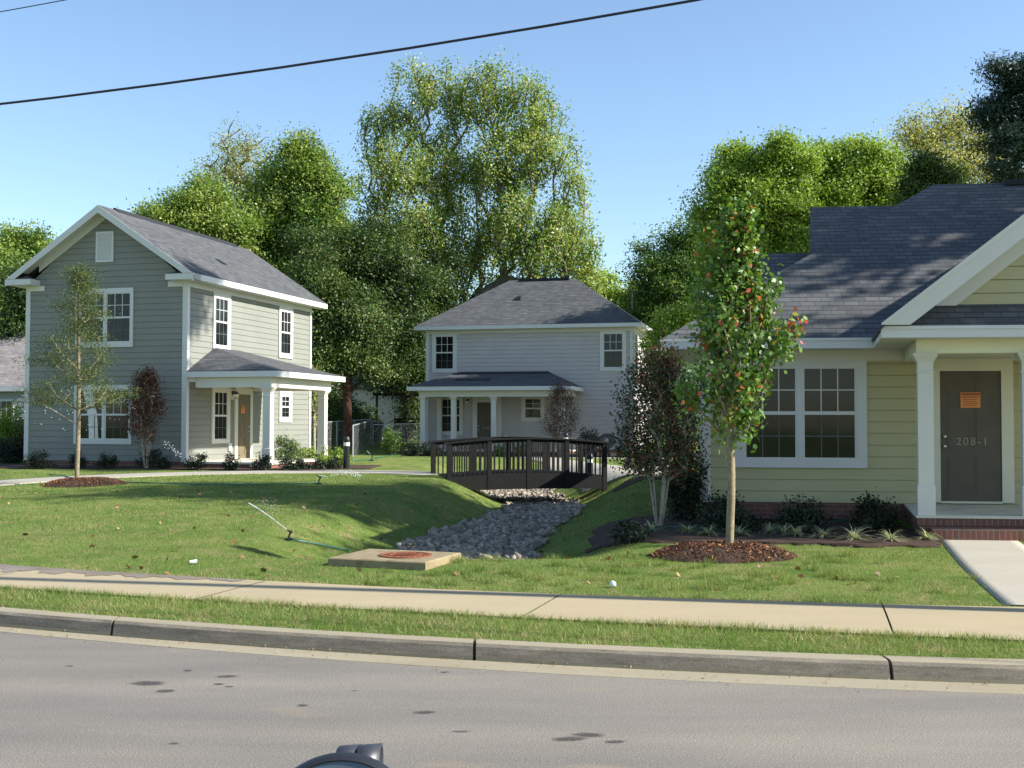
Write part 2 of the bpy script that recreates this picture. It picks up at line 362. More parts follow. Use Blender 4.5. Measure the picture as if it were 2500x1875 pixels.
def ground_mat():
    m, nt, p, o = nodes('lawn'); co = coords(nt)
    c = ramp(nt, noise(nt, co, 1.1, 6, .6), [(.3, (.085, .145, .028)), (.5, (.130, .190, .042)), (.7, (.185, .225, .065))])
    st = noise(nt, coords(nt, scale=(1, .7, 1)), 3.2, 8, .72)
    c = mix(nt, ramp(nt, st, [(.50, (0, 0, 0)), (.68, (.85, .85, .85))]), c, (.30, .235, .12))
    fine = noise(nt, co, 45, 4, .75)
    c = mix(nt, 1, c, ramp(nt, fine, [(.25, (.45, .47, .42)), (.5, (1, 1, 1)), (.75, (1.5, 1.45, 1.4))]), 'MULTIPLY')
    br = noise(nt, co, 10, 6, .8); c = mix(nt, ramp(nt, br, [(.68, (0, 0, 0)), (.78, (.8, .8, .8))]), c, (.20, .14, .07))
    nt.links.new(c, p.inputs['Base Color']); p.inputs['Roughness'].default_value = .95; p.inputs['Specular IOR Level'].default_value = .1
    bump(nt, p, fine, .9, .04); return m
GROUND = ground_mat()
def asphalt():
    m, nt, p, o = nodes('asphalt'); co = coords(nt)
    c = ramp(nt, noise(nt, coords(nt, scale=(.35, 1, 1)), .9, 7, .6), [(.3, (.136, .126, .110)), (.7, (.184, .168, .144))])
    f = noise(nt, co, 95, 4, .85); c = mix(nt, 1, c, ramp(nt, f, [(.34, (.38, .38, .40)), (.5, (1, 1, 1)), (.66, (2.1, 2.0, 1.9))]), 'MULTIPLY')
    w = noise(nt, coords(nt, scale=(.12, .9, 1)), 1.3, 4, .6); c = mix(nt, 1, c, ramp(nt, w, [(.35, (.84, .84, .86)), (.65, (1.12, 1.10, 1.06))]), 'MULTIPLY')
    v = N(nt, 'ShaderNodeTexVoronoi'); v.inputs['Scale'].default_value = 55; nt.links.new(co, v.inputs[0])
    c = mix(nt, ramp(nt, v.outputs[0], [(.06, (1, 1, 1)), (.10, (0, 0, 0))]), c, (.75, .74, .72))
    s = noise(nt, coords(nt, scale=(.6, 1.6, 1)), 1.6, 4, .5); c = mix(nt, ramp(nt, s, [(.62, (0, 0, 0)), (.75, (.5, .5, .5))]), c, (.27, .21, .14))
    nt.links.new(c, p.inputs['Base Color']); p.inputs['Roughness'].default_value = .85; bump(nt, p, f, .5, .006); return m
ASPH = asphalt(); STAIN = None
def stain_mat():
    m, nt, p, o = nodes('oil_stain'); co = coords(nt); p.inputs['Base Color'].default_value = (.055, .046, .042, 1); p.inputs['Roughness'].default_value = .65
    a = N(nt, 'ShaderNodeAttribute', attribute_name='tint'); mm = N(nt, 'ShaderNodeMath', operation='MULTIPLY'); nt.links.new(a.outputs['Fac'], mm.inputs[0])
    nt.links.new(ramp(nt, noise(nt, co, 60, 5, .8), [(.3, (.15, .15, .15)), (.65, (1, 1, 1))]), mm.inputs[1])
    t = N(nt, 'ShaderNodeBsdfTransparent'); ms = N(nt, 'ShaderNodeMixShader'); nt.links.new(mm.outputs[0], ms.inputs[0]); nt.links.new(t.outputs[0], ms.inputs[1]); nt.links.new(p.outputs[0], ms.inputs[2]); nt.links.new(ms.outputs[0], o.inputs[0]); return m
STAIN = stain_mat()
def conc_mat(name, base, stain, wet=False):
    m, nt, p, o = nodes(name); co = coords(nt)
    c = ramp(nt, noise(nt, coords(nt, scale=(.5, 1.4, 1)), 1.5, 6, .6), [(.3, tuple(x * .88 for x in base)), (.7, base)])
    c = mix(nt, ramp(nt, noise(nt, co, .8, 5, .6), [(.5, (0, 0, 0)), (.8, (.6, .6, .6))]), c, stain)
    f = noise(nt, co, 110, 3, .7); c = mix(nt, 1, c, ramp(nt, f, [(.3, (.85, .85, .85)), (.7, (1.1, 1.1, 1.1))]), 'MULTIPLY')
    nt.links.new(c, p.inputs['Base Color']); p.inputs['Roughness'].default_value = .85; bump(nt, p, f, .3, .004); return m
SIDEW = conc_mat('sidewalk_concrete', (.365, .30, .185), (.34, .26, .145)); PATHM = conc_mat('path_concrete', (.37, .34, .28), (.33, .28, .20))
WET = plain('wet_concrete', (.24, .19, .14), .35, var=.15, scale=4, spec=.5)
KERBF = conc_mat('kerb_concrete', (.30, .262, .18), (.22, .165, .09))
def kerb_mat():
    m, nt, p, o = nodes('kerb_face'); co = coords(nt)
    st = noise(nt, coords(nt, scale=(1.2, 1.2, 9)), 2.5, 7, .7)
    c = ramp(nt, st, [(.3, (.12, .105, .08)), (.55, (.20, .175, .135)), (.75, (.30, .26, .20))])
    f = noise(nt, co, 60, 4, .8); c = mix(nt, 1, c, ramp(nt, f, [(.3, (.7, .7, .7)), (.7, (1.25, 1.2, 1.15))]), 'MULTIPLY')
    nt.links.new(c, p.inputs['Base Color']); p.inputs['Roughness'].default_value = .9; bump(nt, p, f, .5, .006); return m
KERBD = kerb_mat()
def mulch_mat():
    m, nt, p, o = nodes('mulch'); co = coords(nt, scale=(1, 1, 1))
    f = noise(nt, co, 28, 6, .8, 1.5); c = ramp(nt, f, [(.32, (.012, .007, .004)), (.5, (.045, .022, .012)), (.68, (.10, .055, .03)), (.8, (.20, .13, .07))])
    nt.links.new(c, p.inputs['Base Color']); p.inputs['Roughness'].default_value = .95; bump(nt, p, f, 1, .03); return m
MULCH = mulch_mat()

xs = np.unique(np.concatenate([-np.geomspace(900, 18, 16), np.arange(-18, 12.01, .14), np.geomspace(12.5, 900, 18)]))
ys = np.unique(np.concatenate([-np.geomspace(300, 4, 8), [0, 4, 6], np.arange(7, 42, .14), np.geomspace(42.3, 1500, 28)]))
sheet('ground', xs, ys, GROUND, kind='structure')
# road, gutter, kerb, sidewalk follow the same bend
XR = np.concatenate([[-200, -80, -30], np.arange(-14, 12.01, .4), [30, 80, 200]])
def band(name, prof, mat, mi=None, xr=XR, **k):
    """prof: list of (curve, offset towards +Y, z); swept along the street"""
    v = []; f = []; m = []; n = len(prof)
    for x in xr:
        for c, o, z in prof: v.append((x, float(curve(c, x)) + o, z))
    for i in range(len(xr) - 1):
        for j in range(n - 1):
            a = i * n + j; f.append((a, a + n, a + n + 1, a + 1)); m.append(mi[j] if mi else 0)
    return tag(mk(name, v, f, mat, smooth=False, uv=False, mi=m), **k)
band('road', [(C_AS, -14, 0), (C_AS, 0.02, 0)], ASPH, kind='structure')
band('gutter', [(C_AS, -.02, -.03), (C_AS, 0, .004), (C_KF, .02, -.004), (C_KF, .06, -.03)], KERBF, kind='structure')
def joints(pxs, y0, y1): return [ground_at(a, y0).x for a in pxs]
kj = [-11.6, -8.5, -5.9, -3.35, -.28, 2.66, 5.7, 8.8, 12]
kv = MB()
KPROF = [(C_KF, 0, -.05), (C_KF, .005, .02), (C_KF, .03, .095), (C_KF, .055, .117), (C_KF, .09, .124), (C_KB, .06, .122), (C_KB, .09, .0)]
for a, b in zip(kj[:-1], kj[1:]):
    xx = np.linspace(a + .012, b - .012, 9); n = len(KPROF); vs = [(x, float(curve(c, x)) + o, z) for x in xx for c, o, z in KPROF]
    for i in range(8):
        for j in range(n - 1):
            q = i * n + j; kv.mi = 1 if j in (1, 2) else 0
            kv.add([vs[q], vs[q + n], vs[q + n + 1], vs[q + 1]], [(0, 1, 2, 3)])
    kv.mi = 1; kv.add(vs[:n], [tuple(range(n))]); kv.add(vs[-n:], [tuple(range(n))[::-1]])
kv.build('kerb', [KERBF, KERBD], kind='structure')
sj = [-11, -8.2, -5.5, -2.75, .28, 3.18, 5.9, 8.7, 11.5]
sv = MB()
for a, b in zip(sj[:-1], sj[1:]):
    xx = np.linspace(a + .008, b - .008, 12)
    for x0, x1 in zip(xx[:-1], xx[1:]):
        sk = lambda x, t: x + .25 * (1 - t)           # joints run square to the street
        q = [(sk(x0, 0) - .25, float(curve(C_SWN, sk(x0, 0) - .25)), .14), (sk(x1, 0) - .25, float(curve(C_SWN, sk(x1, 0) - .25)), .14)]
        ts = [0, .33, .66, 1]
        P = lambda x, t: (x + .40 * (t - .5), float(curve(C_SWN, x + .40 * (t - .5)) * (1 - t) + curve(C_SWFAR, x + .40 * (t - .5)) * t), .141)
        for t0, t1 in zip(ts[:-1], ts[1:]): sv.add([P(x0, t0), P(x1, t0), P(x1, t1), P(x0, t1)], [(0, 1, 2, 3)])
        sv.add([P(x0, 0), P(x0, 0)[:2] + (.05,), P(x1, 0)[:2] + (.05,), P(x1, 0)], [(0, 1, 2, 3)])
sv.build('sidewalk', SIDEW, kind='structure')
# wet patch left by the sprinkler on the sidewalk
wv = []; wf = []
for i in range(60):
    x = -7.2 + i * .075
    y1 = float(curve(C_SWFAR, x)) - .02; wd = (.55 - .45 * (i / 60)) * (1 + .35 * math.sin(i * .9) + .25 * math.sin(i * 2.3)); wv += [(x, y1, .1455), (x - .04, y1 - max(.04, wd), .1455)]
for i in range(59): wf.append((2 * i, 2 * i + 1, 2 * i + 3, 2 * i + 2))
tag(mk('wet_patch', wv, wf, WET, uv=False), kind='structure')
# oil stains on the road
def stain(px, py, rx, ry):
    p = at_z(px, py, 0); vs = [(p.x, p.y, .004)]; k = 20; ph = rnd.random() * 6
    for q in (.55, 1.15):
        for i in range(k):
            a = 2 * math.pi * i / k; r = q * (1 + .12 * math.sin(2 * a + ph) + .07 * math.sin(5 * a + 2 * ph))
            vs.append((p.x + rx * r * math.cos(a), p.y + ry * r * math.sin(a), .004))
    return vs, [(0, i + 1, (i + 1) % k + 1) for i in range(k)] + [(i + 1, i + 1 + k, (i + 1) % k + 1 + k, (i + 1) % k + 1) for i in range(k)]
sb = MB()
for a in ((362, 1669, .11, .08), (403, 1688, .06, .05), (458, 1638, .035, .03), (555, 1652, .075, .04), (535, 1671, .04, .03), (560, 1677, .03, .02), (170, 1627, .03, .02),
          (740, 1723, .035, .03), (1390, 1805, .10, .05), (1437, 1795, .09, .05), (1502, 1812, .06, .035), (1036, 1740, .07, .04), (866, 1687, .02, .015), (1085, 1642, .04, .02), (425, 1816, .03, .02), (1125, 1787, .05, .02)):
    v_, f_ = stain(*a); sb.add(v_, f_)
so_ = sb.build('oil_stains', STAIN, kind='stuff', label='dark oil spots scattered on the grey road', cat='stains')
at_ = so_.data.attributes.new('tint', 'FLOAT', 'POINT'); at_.data.foreach_set('value', [1. if i % 41 <= 20 else 0. for i in range(len(so_.data.vertices))])

# ------------------------------------------------------------ paths, beds and the stone-lined channel
PA = strip('path', [(-16, 22), (-13.2, 25.2), (-11.2, 27.6), (-9.2, 29.4), (-7, 30.7), (-5, 31.2), (-3.2, 30.9), (-1.6, 29.6)], .85, PATHM, .018, kind='structure')[1]
PB = strip('path', [(2.25, 30.2), (3.1, 31.3), (2.6, 34), (1.8, 38), (.9, 43.5), (.6, 45.5)], [.7, 1.1, 1.0, .75, .6, .6], PATHM, .016, kind='structure')[1]
PC = strip('path', [(.4, 44.1), (5, 43.2), (10, 42)], .45, PATHM, .021, kind='structure')[1]
PD = strip('path', [(2.6, 31.0), (6, 30.2), (10, 29.2)], .7, PATHM, .024, kind='structure')[1]
PE = strip('front_walk', [(6.42, 16.25), (5.55, 13), (4.93, 10.35)], .50, PATHM, .010, kind='structure')[1]
PATHS = [PA, PB, PC, PD, PE]
def on_path(X, Y):
    r = np.zeros(X.shape, bool)
    for xp, yp, hw in PATHS:
        d = np.full(X.shape, 9e9); w = np.zeros(X.shape)
        for i in range(0, len(xp), 2):
            q = np.hypot(X - xp[i], Y - yp[i]); c = q < d; d = np.where(c, q, d); w = np.where(c, hw[i], w)
        r |= d < w - .01
    return r
def in_poly(X, Y, P):
    r = np.zeros(np.shape(X), bool); n = len(P)
    for i in range(n):
        (x0, y0), (x1, y1) = P[i], P[(i + 1) % n]
        c = ((y0 > Y) != (y1 > Y)) & (X < (x1 - x0) * (Y - y0) / (y1 - y0 + 1e-12) + x0); r ^= c
    return r
wob = lambda X, Y: .10 * np.sin(X * 3.1) + .07 * np.sin(X * 7.7 + Y * 2)
BED_R = [(1.05, 16.0), (1.5, 15.45), (2.4, 15.3), (3.4, 15.15), (4.6, 14.95), (5.5, 14.85), (5.75, 15.6), (5.9, 19.2), (2.6, 19.4), (1.3, 18.4)]
BED_L = [(-15.6, 33.0), (-11.5, 32.6), (-8, 32.1), (-5.6, 32.4), (-4.1, 32.9), (-3.9, 36), (-7, 36), (-16, 36)]
BED_M = [(-5.2, 48.4), (-3.4, 46.3), (.4, 45.3), (6, 44.2), (9, 43.6), (9, 50), (-4, 52)]
def bed(P, name, lab, x0, x1, y0, y1, st=.12):
    sheet(name, np.arange(x0, x1, st), np.arange(y0, y1, st), MULCH, .022, mask=lambda X, Y: in_poly(X, Y + wob(X, Y), P), kind='stuff', label=lab, cat='mulch')
bed(BED_R, 'mulch_bed', 'dark bark mulch bed along the front of the cream yellow house', .9, 6.1, 14.6, 19.6)
bed(BED_L, 'mulch_bed', 'bark mulch bed around the foot of the grey green two storey house', -16, -3.8, 31.8, 36, .2)
bed(BED_M, 'mulch_bed', 'red brown mulch bed along the taupe house at the back', -5.4, 9, 43.4, 52, .25)
BED_G = [(.9, 27.4), (2.6, 28.2), (4.6, 28.3), (4.8, 29.3), (2.6, 29.6), (1.5, 28.9)]
bed([(2.4, 27.6), (3.4, 27.5), (5.4, 27.6), (5.6, 29.0), (3.2, 29.3), (2.5, 28.6)], 'mulch_bed', 'dark mulch patch at the right end of the footbridge', 2.2, 5.8, 27.2, 29.5)

def ico(sub):
    t = (1 + 5 ** .5) / 2; v = [(-1, t, 0), (1, t, 0), (-1, -t, 0), (1, -t, 0), (0, -1, t), (0, 1, t), (0, -1, -t), (0, 1, -t), (t, 0, -1), (t, 0, 1), (-t, 0, -1), (-t, 0, 1)]
    f = [(0, 11, 5), (0, 5, 1), (0, 1, 7), (0, 7, 10), (0, 10, 11), (1, 5, 9), (5, 11, 4), (11, 10, 2), (10, 7, 6), (7, 1, 8), (3, 9, 4), (3, 4, 2), (3, 2, 6), (3, 6, 8), (3, 8, 9), (4, 9, 5), (2, 4, 11), (6, 2, 10), (8, 6, 7), (9, 8, 1)]
    v = [np.array(p) / np.linalg.norm(p) for p in v]
    for _ in range(sub):
        nf = []; c = {}
        def mid(a, b):
            k = (min(a, b), max(a, b))
            if k not in c: m = v[a] + v[b]; v.append(m / np.linalg.norm(m)); c[k] = len(v) - 1
            return c[k]
        for a, b, d in f: ab, bd, da = mid(a, b), mid(b, d), mid(d, a); nf += [(a, ab, da), (b, bd, ab), (d, da, bd), (ab, bd, da)]
        f = nf
    return np.array(v), np.array(f)
IV, IF = ico(1); IV0, IF0 = ico(0)
def rotm(n):
    q = R.normal(size=(n, 4)); q /= np.linalg.norm(q, axis=1)[:, None]; w, x, y, z = q.T
    return np.stack([1 - 2 * (y * y + z * z), 2 * (x * y - z * w), 2 * (x * z + y * w), 2 * (x * y + z * w), 1 - 2 * (x * x + z * z), 2 * (y * z - x * w), 2 * (x * z - y * w), 2 * (y * z + x * w), 1 - 2 * (x * x + y * y)], -1).reshape(n, 3, 3)
def scatter(bv, bf, pos, scale, rot=None):
    n = len(pos); v = bv[None] * scale[:, None, :]
    if rot is not None: v = np.einsum('nij,nkj->nki', rot, v)
    v = v + pos[:, None, :]; f = bf[None] + (np.arange(n) * len(bv))[:, None, None]
    return v.reshape(-1, 3), f.reshape(-1, bf.shape[1])
def rocks():
    Y = 14.2 + 22.8 * R.random(12500) ** 1.15; u = R.uniform(-1, 1, len(Y)); X = bed_x(Y) + u * (bed_hw(Y) * (1.0 + .1 * np.sin(Y * 3)) + .12)
    s = .025 + .038 * R.random(len(Y)) ** 1.7 + (R.random(len(Y)) < .03) * .03
    Z = height(X, Y) + s * .25 + R.random(len(Y)) * .05
    v, f = scatter(IV * (1 + .0), IF, np.stack([X, Y, Z], -1), s[:, None] * R.uniform(.6, 1.35, (len(Y), 3)) * np.array([1.15, 1, .75]), rotm(len(Y)))
    nz = R.normal(0, .13, (len(Y), 42, 1)); c = np.stack([X, Y, Z], -1)[:, None]; v = ((v.reshape(-1, 42, 3) - c) * (1 + nz) + c).reshape(-1, 3)
    o = mk('river_rocks', v, f, ROCKM, uv=False, attr=np.repeat(R.random(len(Y)), len(IF)))
    tag(o, 'pale river rocks lining the dry drainage channel under the footbridge', 'rocks', kind='stuff')
rocks()
BEDM = plain('bed_soil', (.12, .10, .08), .95, var=.4, scale=12, bmp=.8)
sheet('channel_bed', np.arange(-2.6, 2.2, .12), np.arange(14, 37.4, .2), BEDM, .012, mask=lambda X, Y: np.abs(X - bed_x(Y)) < bed_hw(Y) + .05, kind='structure')

# ------------------------------------------------------------ houses
class House:
    def __init__(s, name, X, Y, th, gz, lab, cat='house'):
        s.root = empty(name, (X, Y, gz), -th, label=lab, cat=cat); s.dz = CZ - gz; s.k = 0.; s.X, s.Y, s.th, s.gz = X, Y, th, gz
    def mb(s): return MB(s.dz, s.k)
    def world(s, u, w, zrel=0): return Vector((s.X + u * math.cos(s.th) + w * math.sin(s.th), s.Y - u * math.sin(s.th) + w * math.cos(s.th), zrel + CZ))
def FR(w=0.): return ((0., w), (1., 0.), (0., -1.))           # front face: s = u
def RT(u=0.): return ((u, 0.), (0., 1.), (1., 0.))            # right face: s = w
def LT(u=0.): return ((u, 0.), (0., 1.), (-1., 0.))           # left face: s = w
def siding(mb, F, s0, s1, z0, z1, ex=.178, clip=None):
    """lapped boards in front of the recessed wall core: a narrow open shadow gap under each board"""
    (ou, ow), (tu, tw), (nu, nw) = F; z = z0; flip = tu * -nw + tw * nu < 0; g = .007
    while z < z1 - .01:
        zt = min(z + ex, z1)
        a0, a1 = (s0, s1) if clip is None else clip(z); b0, b1 = (s0, s1) if clip is None else clip(zt)
        if a1 - a0 < .02: break
        P = lambda a, d, zz: (ou + tu * a + nu * d, ow + tw * a + nw * d, zz)
        vs = [P(a0, .010, z + g), P(a1, .010, z + g), P(b1, -.004, zt), P(b0, -.004, zt), P(a0, -.03, z + g), P(a1, -.03, z + g), P(b1, -.03, zt), P(b0, -.03, zt)]
        fs = [(0, 1, 2, 3), (4, 5, 1, 0), (3, 2, 6, 7)]
        if flip: fs = [f[::-1] for f in fs]
        mb.add(vs, fs); z = zt
SCREEN = plain('dim_muntin', (.10, .11, .11), .6, var=.1)
CURTAIN = plain('white_curtain', (.7, .68, .62), .9, var=.2, scale=6)
def window(h, F, panes, z0, z1, trim, cols=3, lower_dim=True, cap=.045, label=None, mat=None, curtain=None):
    """double hung window: panes = [(s0, s1), ...]; trim = (s0, s1, z0, z1)"""
    mat = mat or WHITE
    w = h.mb(); mid = (z0 + z1) / 2
    for a, b in panes:
        e = .03
        for q in ((a - e, a, z0 - e, z1 + e), (b, b + e, z0 - e, z1 + e), (a, b, z0 - e, z0), (a, b, z1, z1 + e), (a, b, mid - .028, mid + .028)): w.fbox(F, *q, .0, .036)
        for k in range(1, cols):
            x = a + (b - a) * k / cols; w.fbox(F, x - .009, x + .009, mid + .028, z1, .016, .030)
            if lower_dim: w.mi = 1
            w.fbox(F, x - .009, x + .009, z0, mid - .028, .016, .026); w.mi = 0
        zm = (mid + .028 + z1) / 2; w.fbox(F, a, b, zm - .009, zm + .009, .016, .029)
        if lower_dim: w.mi = 1
        zm = (mid - .028 + z0) / 2; w.fbox(F, a, b, zm - .009, zm + .009, .016, .025); w.mi = 0
    o = w.build('window', [mat, SCREEN], h.root, label=label)
    g = h.mb()
    for a, b in panes: g.fbox(F, a, b, z0, z1, 0, .016)
    g.build('pane', GLASS, o)
    if curtain:
        c = h.mb()
        c.fbox(F, curtain[0], curtain[1], z0, z1 - .1, .0, .0175)
    c = h.mb(); t0, t1, tz0, tz1 = trim; e = .03
    c.fbox(F, t0, panes[0][0] - e, tz0, tz1, 0, cap); c.fbox(F, panes[-1][1] + e, t1, tz0, tz1, 0, cap)
    c.fbox(F, panes[0][0] - e, panes[-1][1] + e, z1 + e, tz1, 0, cap); c.fbox(F, panes[0][0] - e, panes[-1][1] + e, tz0, z0 - e, 0, cap)
    for (a, b), (c2, d) in zip(panes[:-1], panes[1:]): c.fbox(F, b + e, c2 - e, z0 - e, z1 + e, 0, cap)
    c.build('frame', mat, o)
    return o
def door(h, F, s0, s1, z0, z1, trim, mat=DOOR, knob_side=0, number=None, notice=None, label=None, trimmat=None):
    d = h.mb(); d.fbox(F, s0, s1, z0, z1, 0, .024); W_ = s1 - s0; H_ = z1 - z0
    for cx in (.27, .73):                                      # six raised panels
        for a, b in ((.06, .34), (.40, .74), (.80, .93)):
            pw = .17 * W_; d.fbox(F, s0 + cx * W_ - pw, s0 + cx * W_ + pw, z0 + a * H_, z0 + b * H_, .024, .029)
            d.fbox(F, s0 + cx * W_ - pw + .03, s0 + cx * W_ + pw - .03, z0 + a * H_ + .03, z0 + b * H_ - .03, .029, .035)
    o = d.build('door', mat, h.root, label=label)
    t = h.mb(); t0, t1, tz = trim
    t.fbox(F, t0, s0, z0 - .02, tz, 0, .05); t.fbox(F, s1, t1, z0 - .02, tz, 0, .05); t.fbox(F, s0, s1, z1, tz, 0, .05); t.fbox(F, s0, s1, z0 - .03, z0, 0, .07)
    t.build('frame', trimmat or WHITE, o)
    (ou, ow), (tu, tw), (nu, nw) = F
    for zz in (z0 + H_ * .42, z0 + H_ * .495):
        k = h.mb(); s = s0 + .07 if knob_side == 0 else s1 - .07
        c = Vector((ou + tu * s, ow + tw * s, zz)); nv = Vector((nu, nw, 0))
        k.tube([c + nv * q for q in (.02, .04, .042, .06, .075, .08)], [.028, .028, .012, .014, .028, .012], 12); k.build('handle', CHROME, o, smooth=True)
    if number:
        cu = bpy.data.curves.new('num', 'FONT'); cu.body = number[0]; cu.size = number[3]; cu.extrude = .002; cu.space_character = 1.25
        to = bpy.data.objects.new('num', cu); COL.objects.link(to); dg = bpy.context.evaluated_depsgraph_get()
        me = bpy.data.meshes.new_from_object(to.evaluated_get(dg)); bpy.data.objects.remove(to)
        me.materials.clear(); me.materials.append(NUMB); no = bpy.data.objects.new('door_number', me); COL.objects.link(no); no.parent = o
        no.location = (ou + tu * number[1] + nu * .038, ow + tw * number[1] + nw * .038, number[2] + h.dz); no.rotation_euler = (math.pi / 2, 0, math.atan2(tw, tu) if nw < 0 or abs(nw) < .1 else 0)
    if notice:
        n = h.mb(); a, b, c_, d_ = notice; n.fbox(F, a, b, c_, d_, .0355, .038); n.mi = 1; hh = d_ - c_
        n.fbox(F, a + .01, b - .01, d_ - .16 * hh, d_ - .06 * hh, .038, .0395); n.fbox(F, a + .01, b - .01, d_ - .27 * hh, d_ - .23 * hh, .038, .0395)
        for k in range(5): n.fbox(F, a + .03 + .01 * (k % 2), b - .04 - .02 * (k % 3), d_ - (.36 + .12 * k) * hh, d_ - (.33 + .12 * k) * hh, .038, .0392)
        n.build('notice', [ORANGE, ORDARK], o)
    return o
def lamp(h, F, s, z):
    (ou, ow), (tu, tw), (nu, nw) = F; P = lambda a, d, zz: (ou + tu * (s + a) + nu * d, ow + tw * (s + a) + nw * d, z + zz)
    b = h.mb(); b.fbox(F, s - .11, s + .11, z - .17, z + .17, 0, .03); o = b.build('wall_lamp', WHITE, h.root)
    m = h.mb(); m.fbox(F, s - .05, s + .05, z - .02, z + .1, .03, .05); m.tube([P(0, .05, .06), P(0, .12, .09), P(0, .16, .06)], .01, 6)
    c = P(0, .16, 0); m.loft(c[0], c[1], [(z - .13, .04), (z + .02, .062), (z + .03, .07), (z + .07, .02), (z + .09, .01)]); m.build('lantern', BLACKM, o)
    l = h.mb(); l.loft(c[0], c[1], [(z - .11, .043), (z + .0, .064)]); l.build('lens', LENS, o)
def column(h, u, w, z0, z1, s=.105, mat=None, **k):
    m = h.mb(); m.loft(u, w, [(z0, s * 1.13), (z0 + .40, s * 1.13), (z0 + .42, s), (z1 - .27, s), (z1 - .27, s * 1.12), (z1 - .25, s * 1.12), (z1 - .24, s), (z1 - .13, s), (z1 - .03, s * 1.55), (z1, s * 1.6)])
    return m.build('column', mat or CREAM, h.root, **k)
def rvent(h, u, w, z, slope_dir=(1, 0)):
    m = h.mb(); m.loft(u, w, [(z - .05, .12), (z + .06, .11), (z + .10, .05)]); m.build('roof_vent', BLACKM, h.root)

# ---------------- left: grey-green two-storey gabled house
L = House('gabled_house', -9.450, 33.669, .269, .44, 'grey green two storey gabled house with small hip roofed side porch, left of the lawn')
UW, LD, O_ = -5.454, 8.31, .43; ZB = -1.171; ZF = 3.933; SOF = 4.09; EV = 4.27; RU = UW / 2; PT = (6.38 - EV) / (abs(RU) + O_)
zroof = lambda u: EV + PT * (O_ + (u - UW if u < RU else -u))
wl = L.mb(); wl.box(UW + .03, -.03, .03, LD - .03, ZB, SOF)
wl.prism([(UW + .04, .03, SOF), (-.04, .03, SOF), (RU, .03, zroof(RU) - .15)], (0, LD - .06, 0))
siding(wl, FR(), UW, 0, ZB, ZF + .12); k_ = (zroof(RU) - .1 - SOF) / abs(RU)
siding(wl, FR(), UW, 0, ZF + .0, zroof(RU) - .14, clip=lambda z: (UW + max(0, (z - SOF) / k_), -max(0, (z - SOF) / k_)))
siding(wl, RT(), 0, LD, ZB, ZF); wl.build('wall', SID_G, L.root)
def board_L(nm, *a):
    t = L.mb(); t.fbox(*a); t.build(nm, WHITE, L.root)
board_L('corner_board', FR(), UW - .02, UW + .13, ZB, SOF, 0, .03)
board_L('corner_board', FR(), -.13, 0.0, ZB, SOF, 0, .03)
board_L('corner_board', RT(), -.03, .11, ZB, ZF, 0, .03)
board_L('corner_board', RT(), LD - .12, LD + .02, ZB, ZF, 0, .03)
board_L('frieze', RT(), -.035, LD + .02, ZF, SOF, 0, .034)
board_L('frieze', FR(), -.62, -.132, ZF, SOF, 0, .032)
board_L('frieze', FR(), UW + .132, UW + .62, ZF, SOF, 0, .032)
fd = L.mb(); fd.box(UW + .02, -.02, .02, LD - .02, ZB - .45, ZB); fd.build('foundation', BRICK, L.root)
r = L.mb(); w0, w1 = -O_, LD + O_
r.roof([(RU, w0, 6.38), (RU, w1, 6.38), (UW - O_, w1, EV), (UW - O_, w0, EV)]); r.roof([(O_, w0, EV), (O_, w1, EV), (RU, w1, 6.38), (RU, w0, 6.38)])
ro = r.build('roof', ROOF, L.root)
rc = L.mb()
rc.prism([(RU - .14, w0 + .8, 6.38 - .085), (RU + .14, w0 + .8, 6.38 - .085), (RU + .02, w0 + .8, 6.43), (RU - .02, w0 + .8, 6.43)], (0, LD - 1.0, 0)); rc.build('ridge_cap', FELT, ro)
f = L.mb()
f.box(O_ - .02, O_ + .02, w0, w1, SOF, EV - .008); f.box(UW - O_ - .02, UW - O_ + .02, w0, w1, SOF, EV - .008)
f.box(0.02, O_ - .02, -.0, w1, SOF, SOF + .02); f.box(UW - O_ + .02, UW - .02, 0, w1, SOF, SOF + .02)
RH = .21
for sg, ue in ((1, O_ + .02), (-1, UW - O_ - .02)):             # rakes, sloping soffit, rake frieze
    pt = lambda u, d=0: (u, w0 - .02, zroof(min(max(u, UW - O_), O_)) - d - .008)
    a, b, c, d = (ue, RU, RU, ue); zz = lambda u, dd: EV + PT * (O_ - abs(u - RU) + abs(RU)) - dd
    poly = [(a, w0 - .02, zz(a, 0) - .01), (b, w0 - .02, zz(b, 0) - .01), (b, w0 - .02, zz(b, RH + .03)), (a, w0 - .02, zz(a, RH) + .0)]
    if sg > 0: poly = poly[::-1]
    f.prism(poly, (0, .03, 0))
    uu = ue - sg * .5
    poly = [(uu, w0 + .01, zz(uu, .10)), (RU, w0 + .01, zz(RU, .10)), (RU, w0 + .01, zz(RU, .13)), (uu, w0 + .01, zz(uu, .13))]
    if sg > 0: poly = poly[::-1]
    f.prism(poly, (0, O_ - .03, 0))
    u2 = -.42 if sg > 0 else UW + .42
    poly = [(u2, -.022, zz(u2, .13)), (RU, -.022, zz(RU, .13)), (RU, -.022, zz(RU, .33)), (u2, -.022, zz(u2, .33))]
    if sg > 0: poly = poly[::-1]
    f.prism(poly, (0, .02, 0))
for a, b in ((-.45, O_ + .02), (UW - O_ - .02, UW + .45)): f.box(a, b, w0 - .022, 0, SOF - .0, EV - .01)
f.build('fascia', WHITE, L.root)
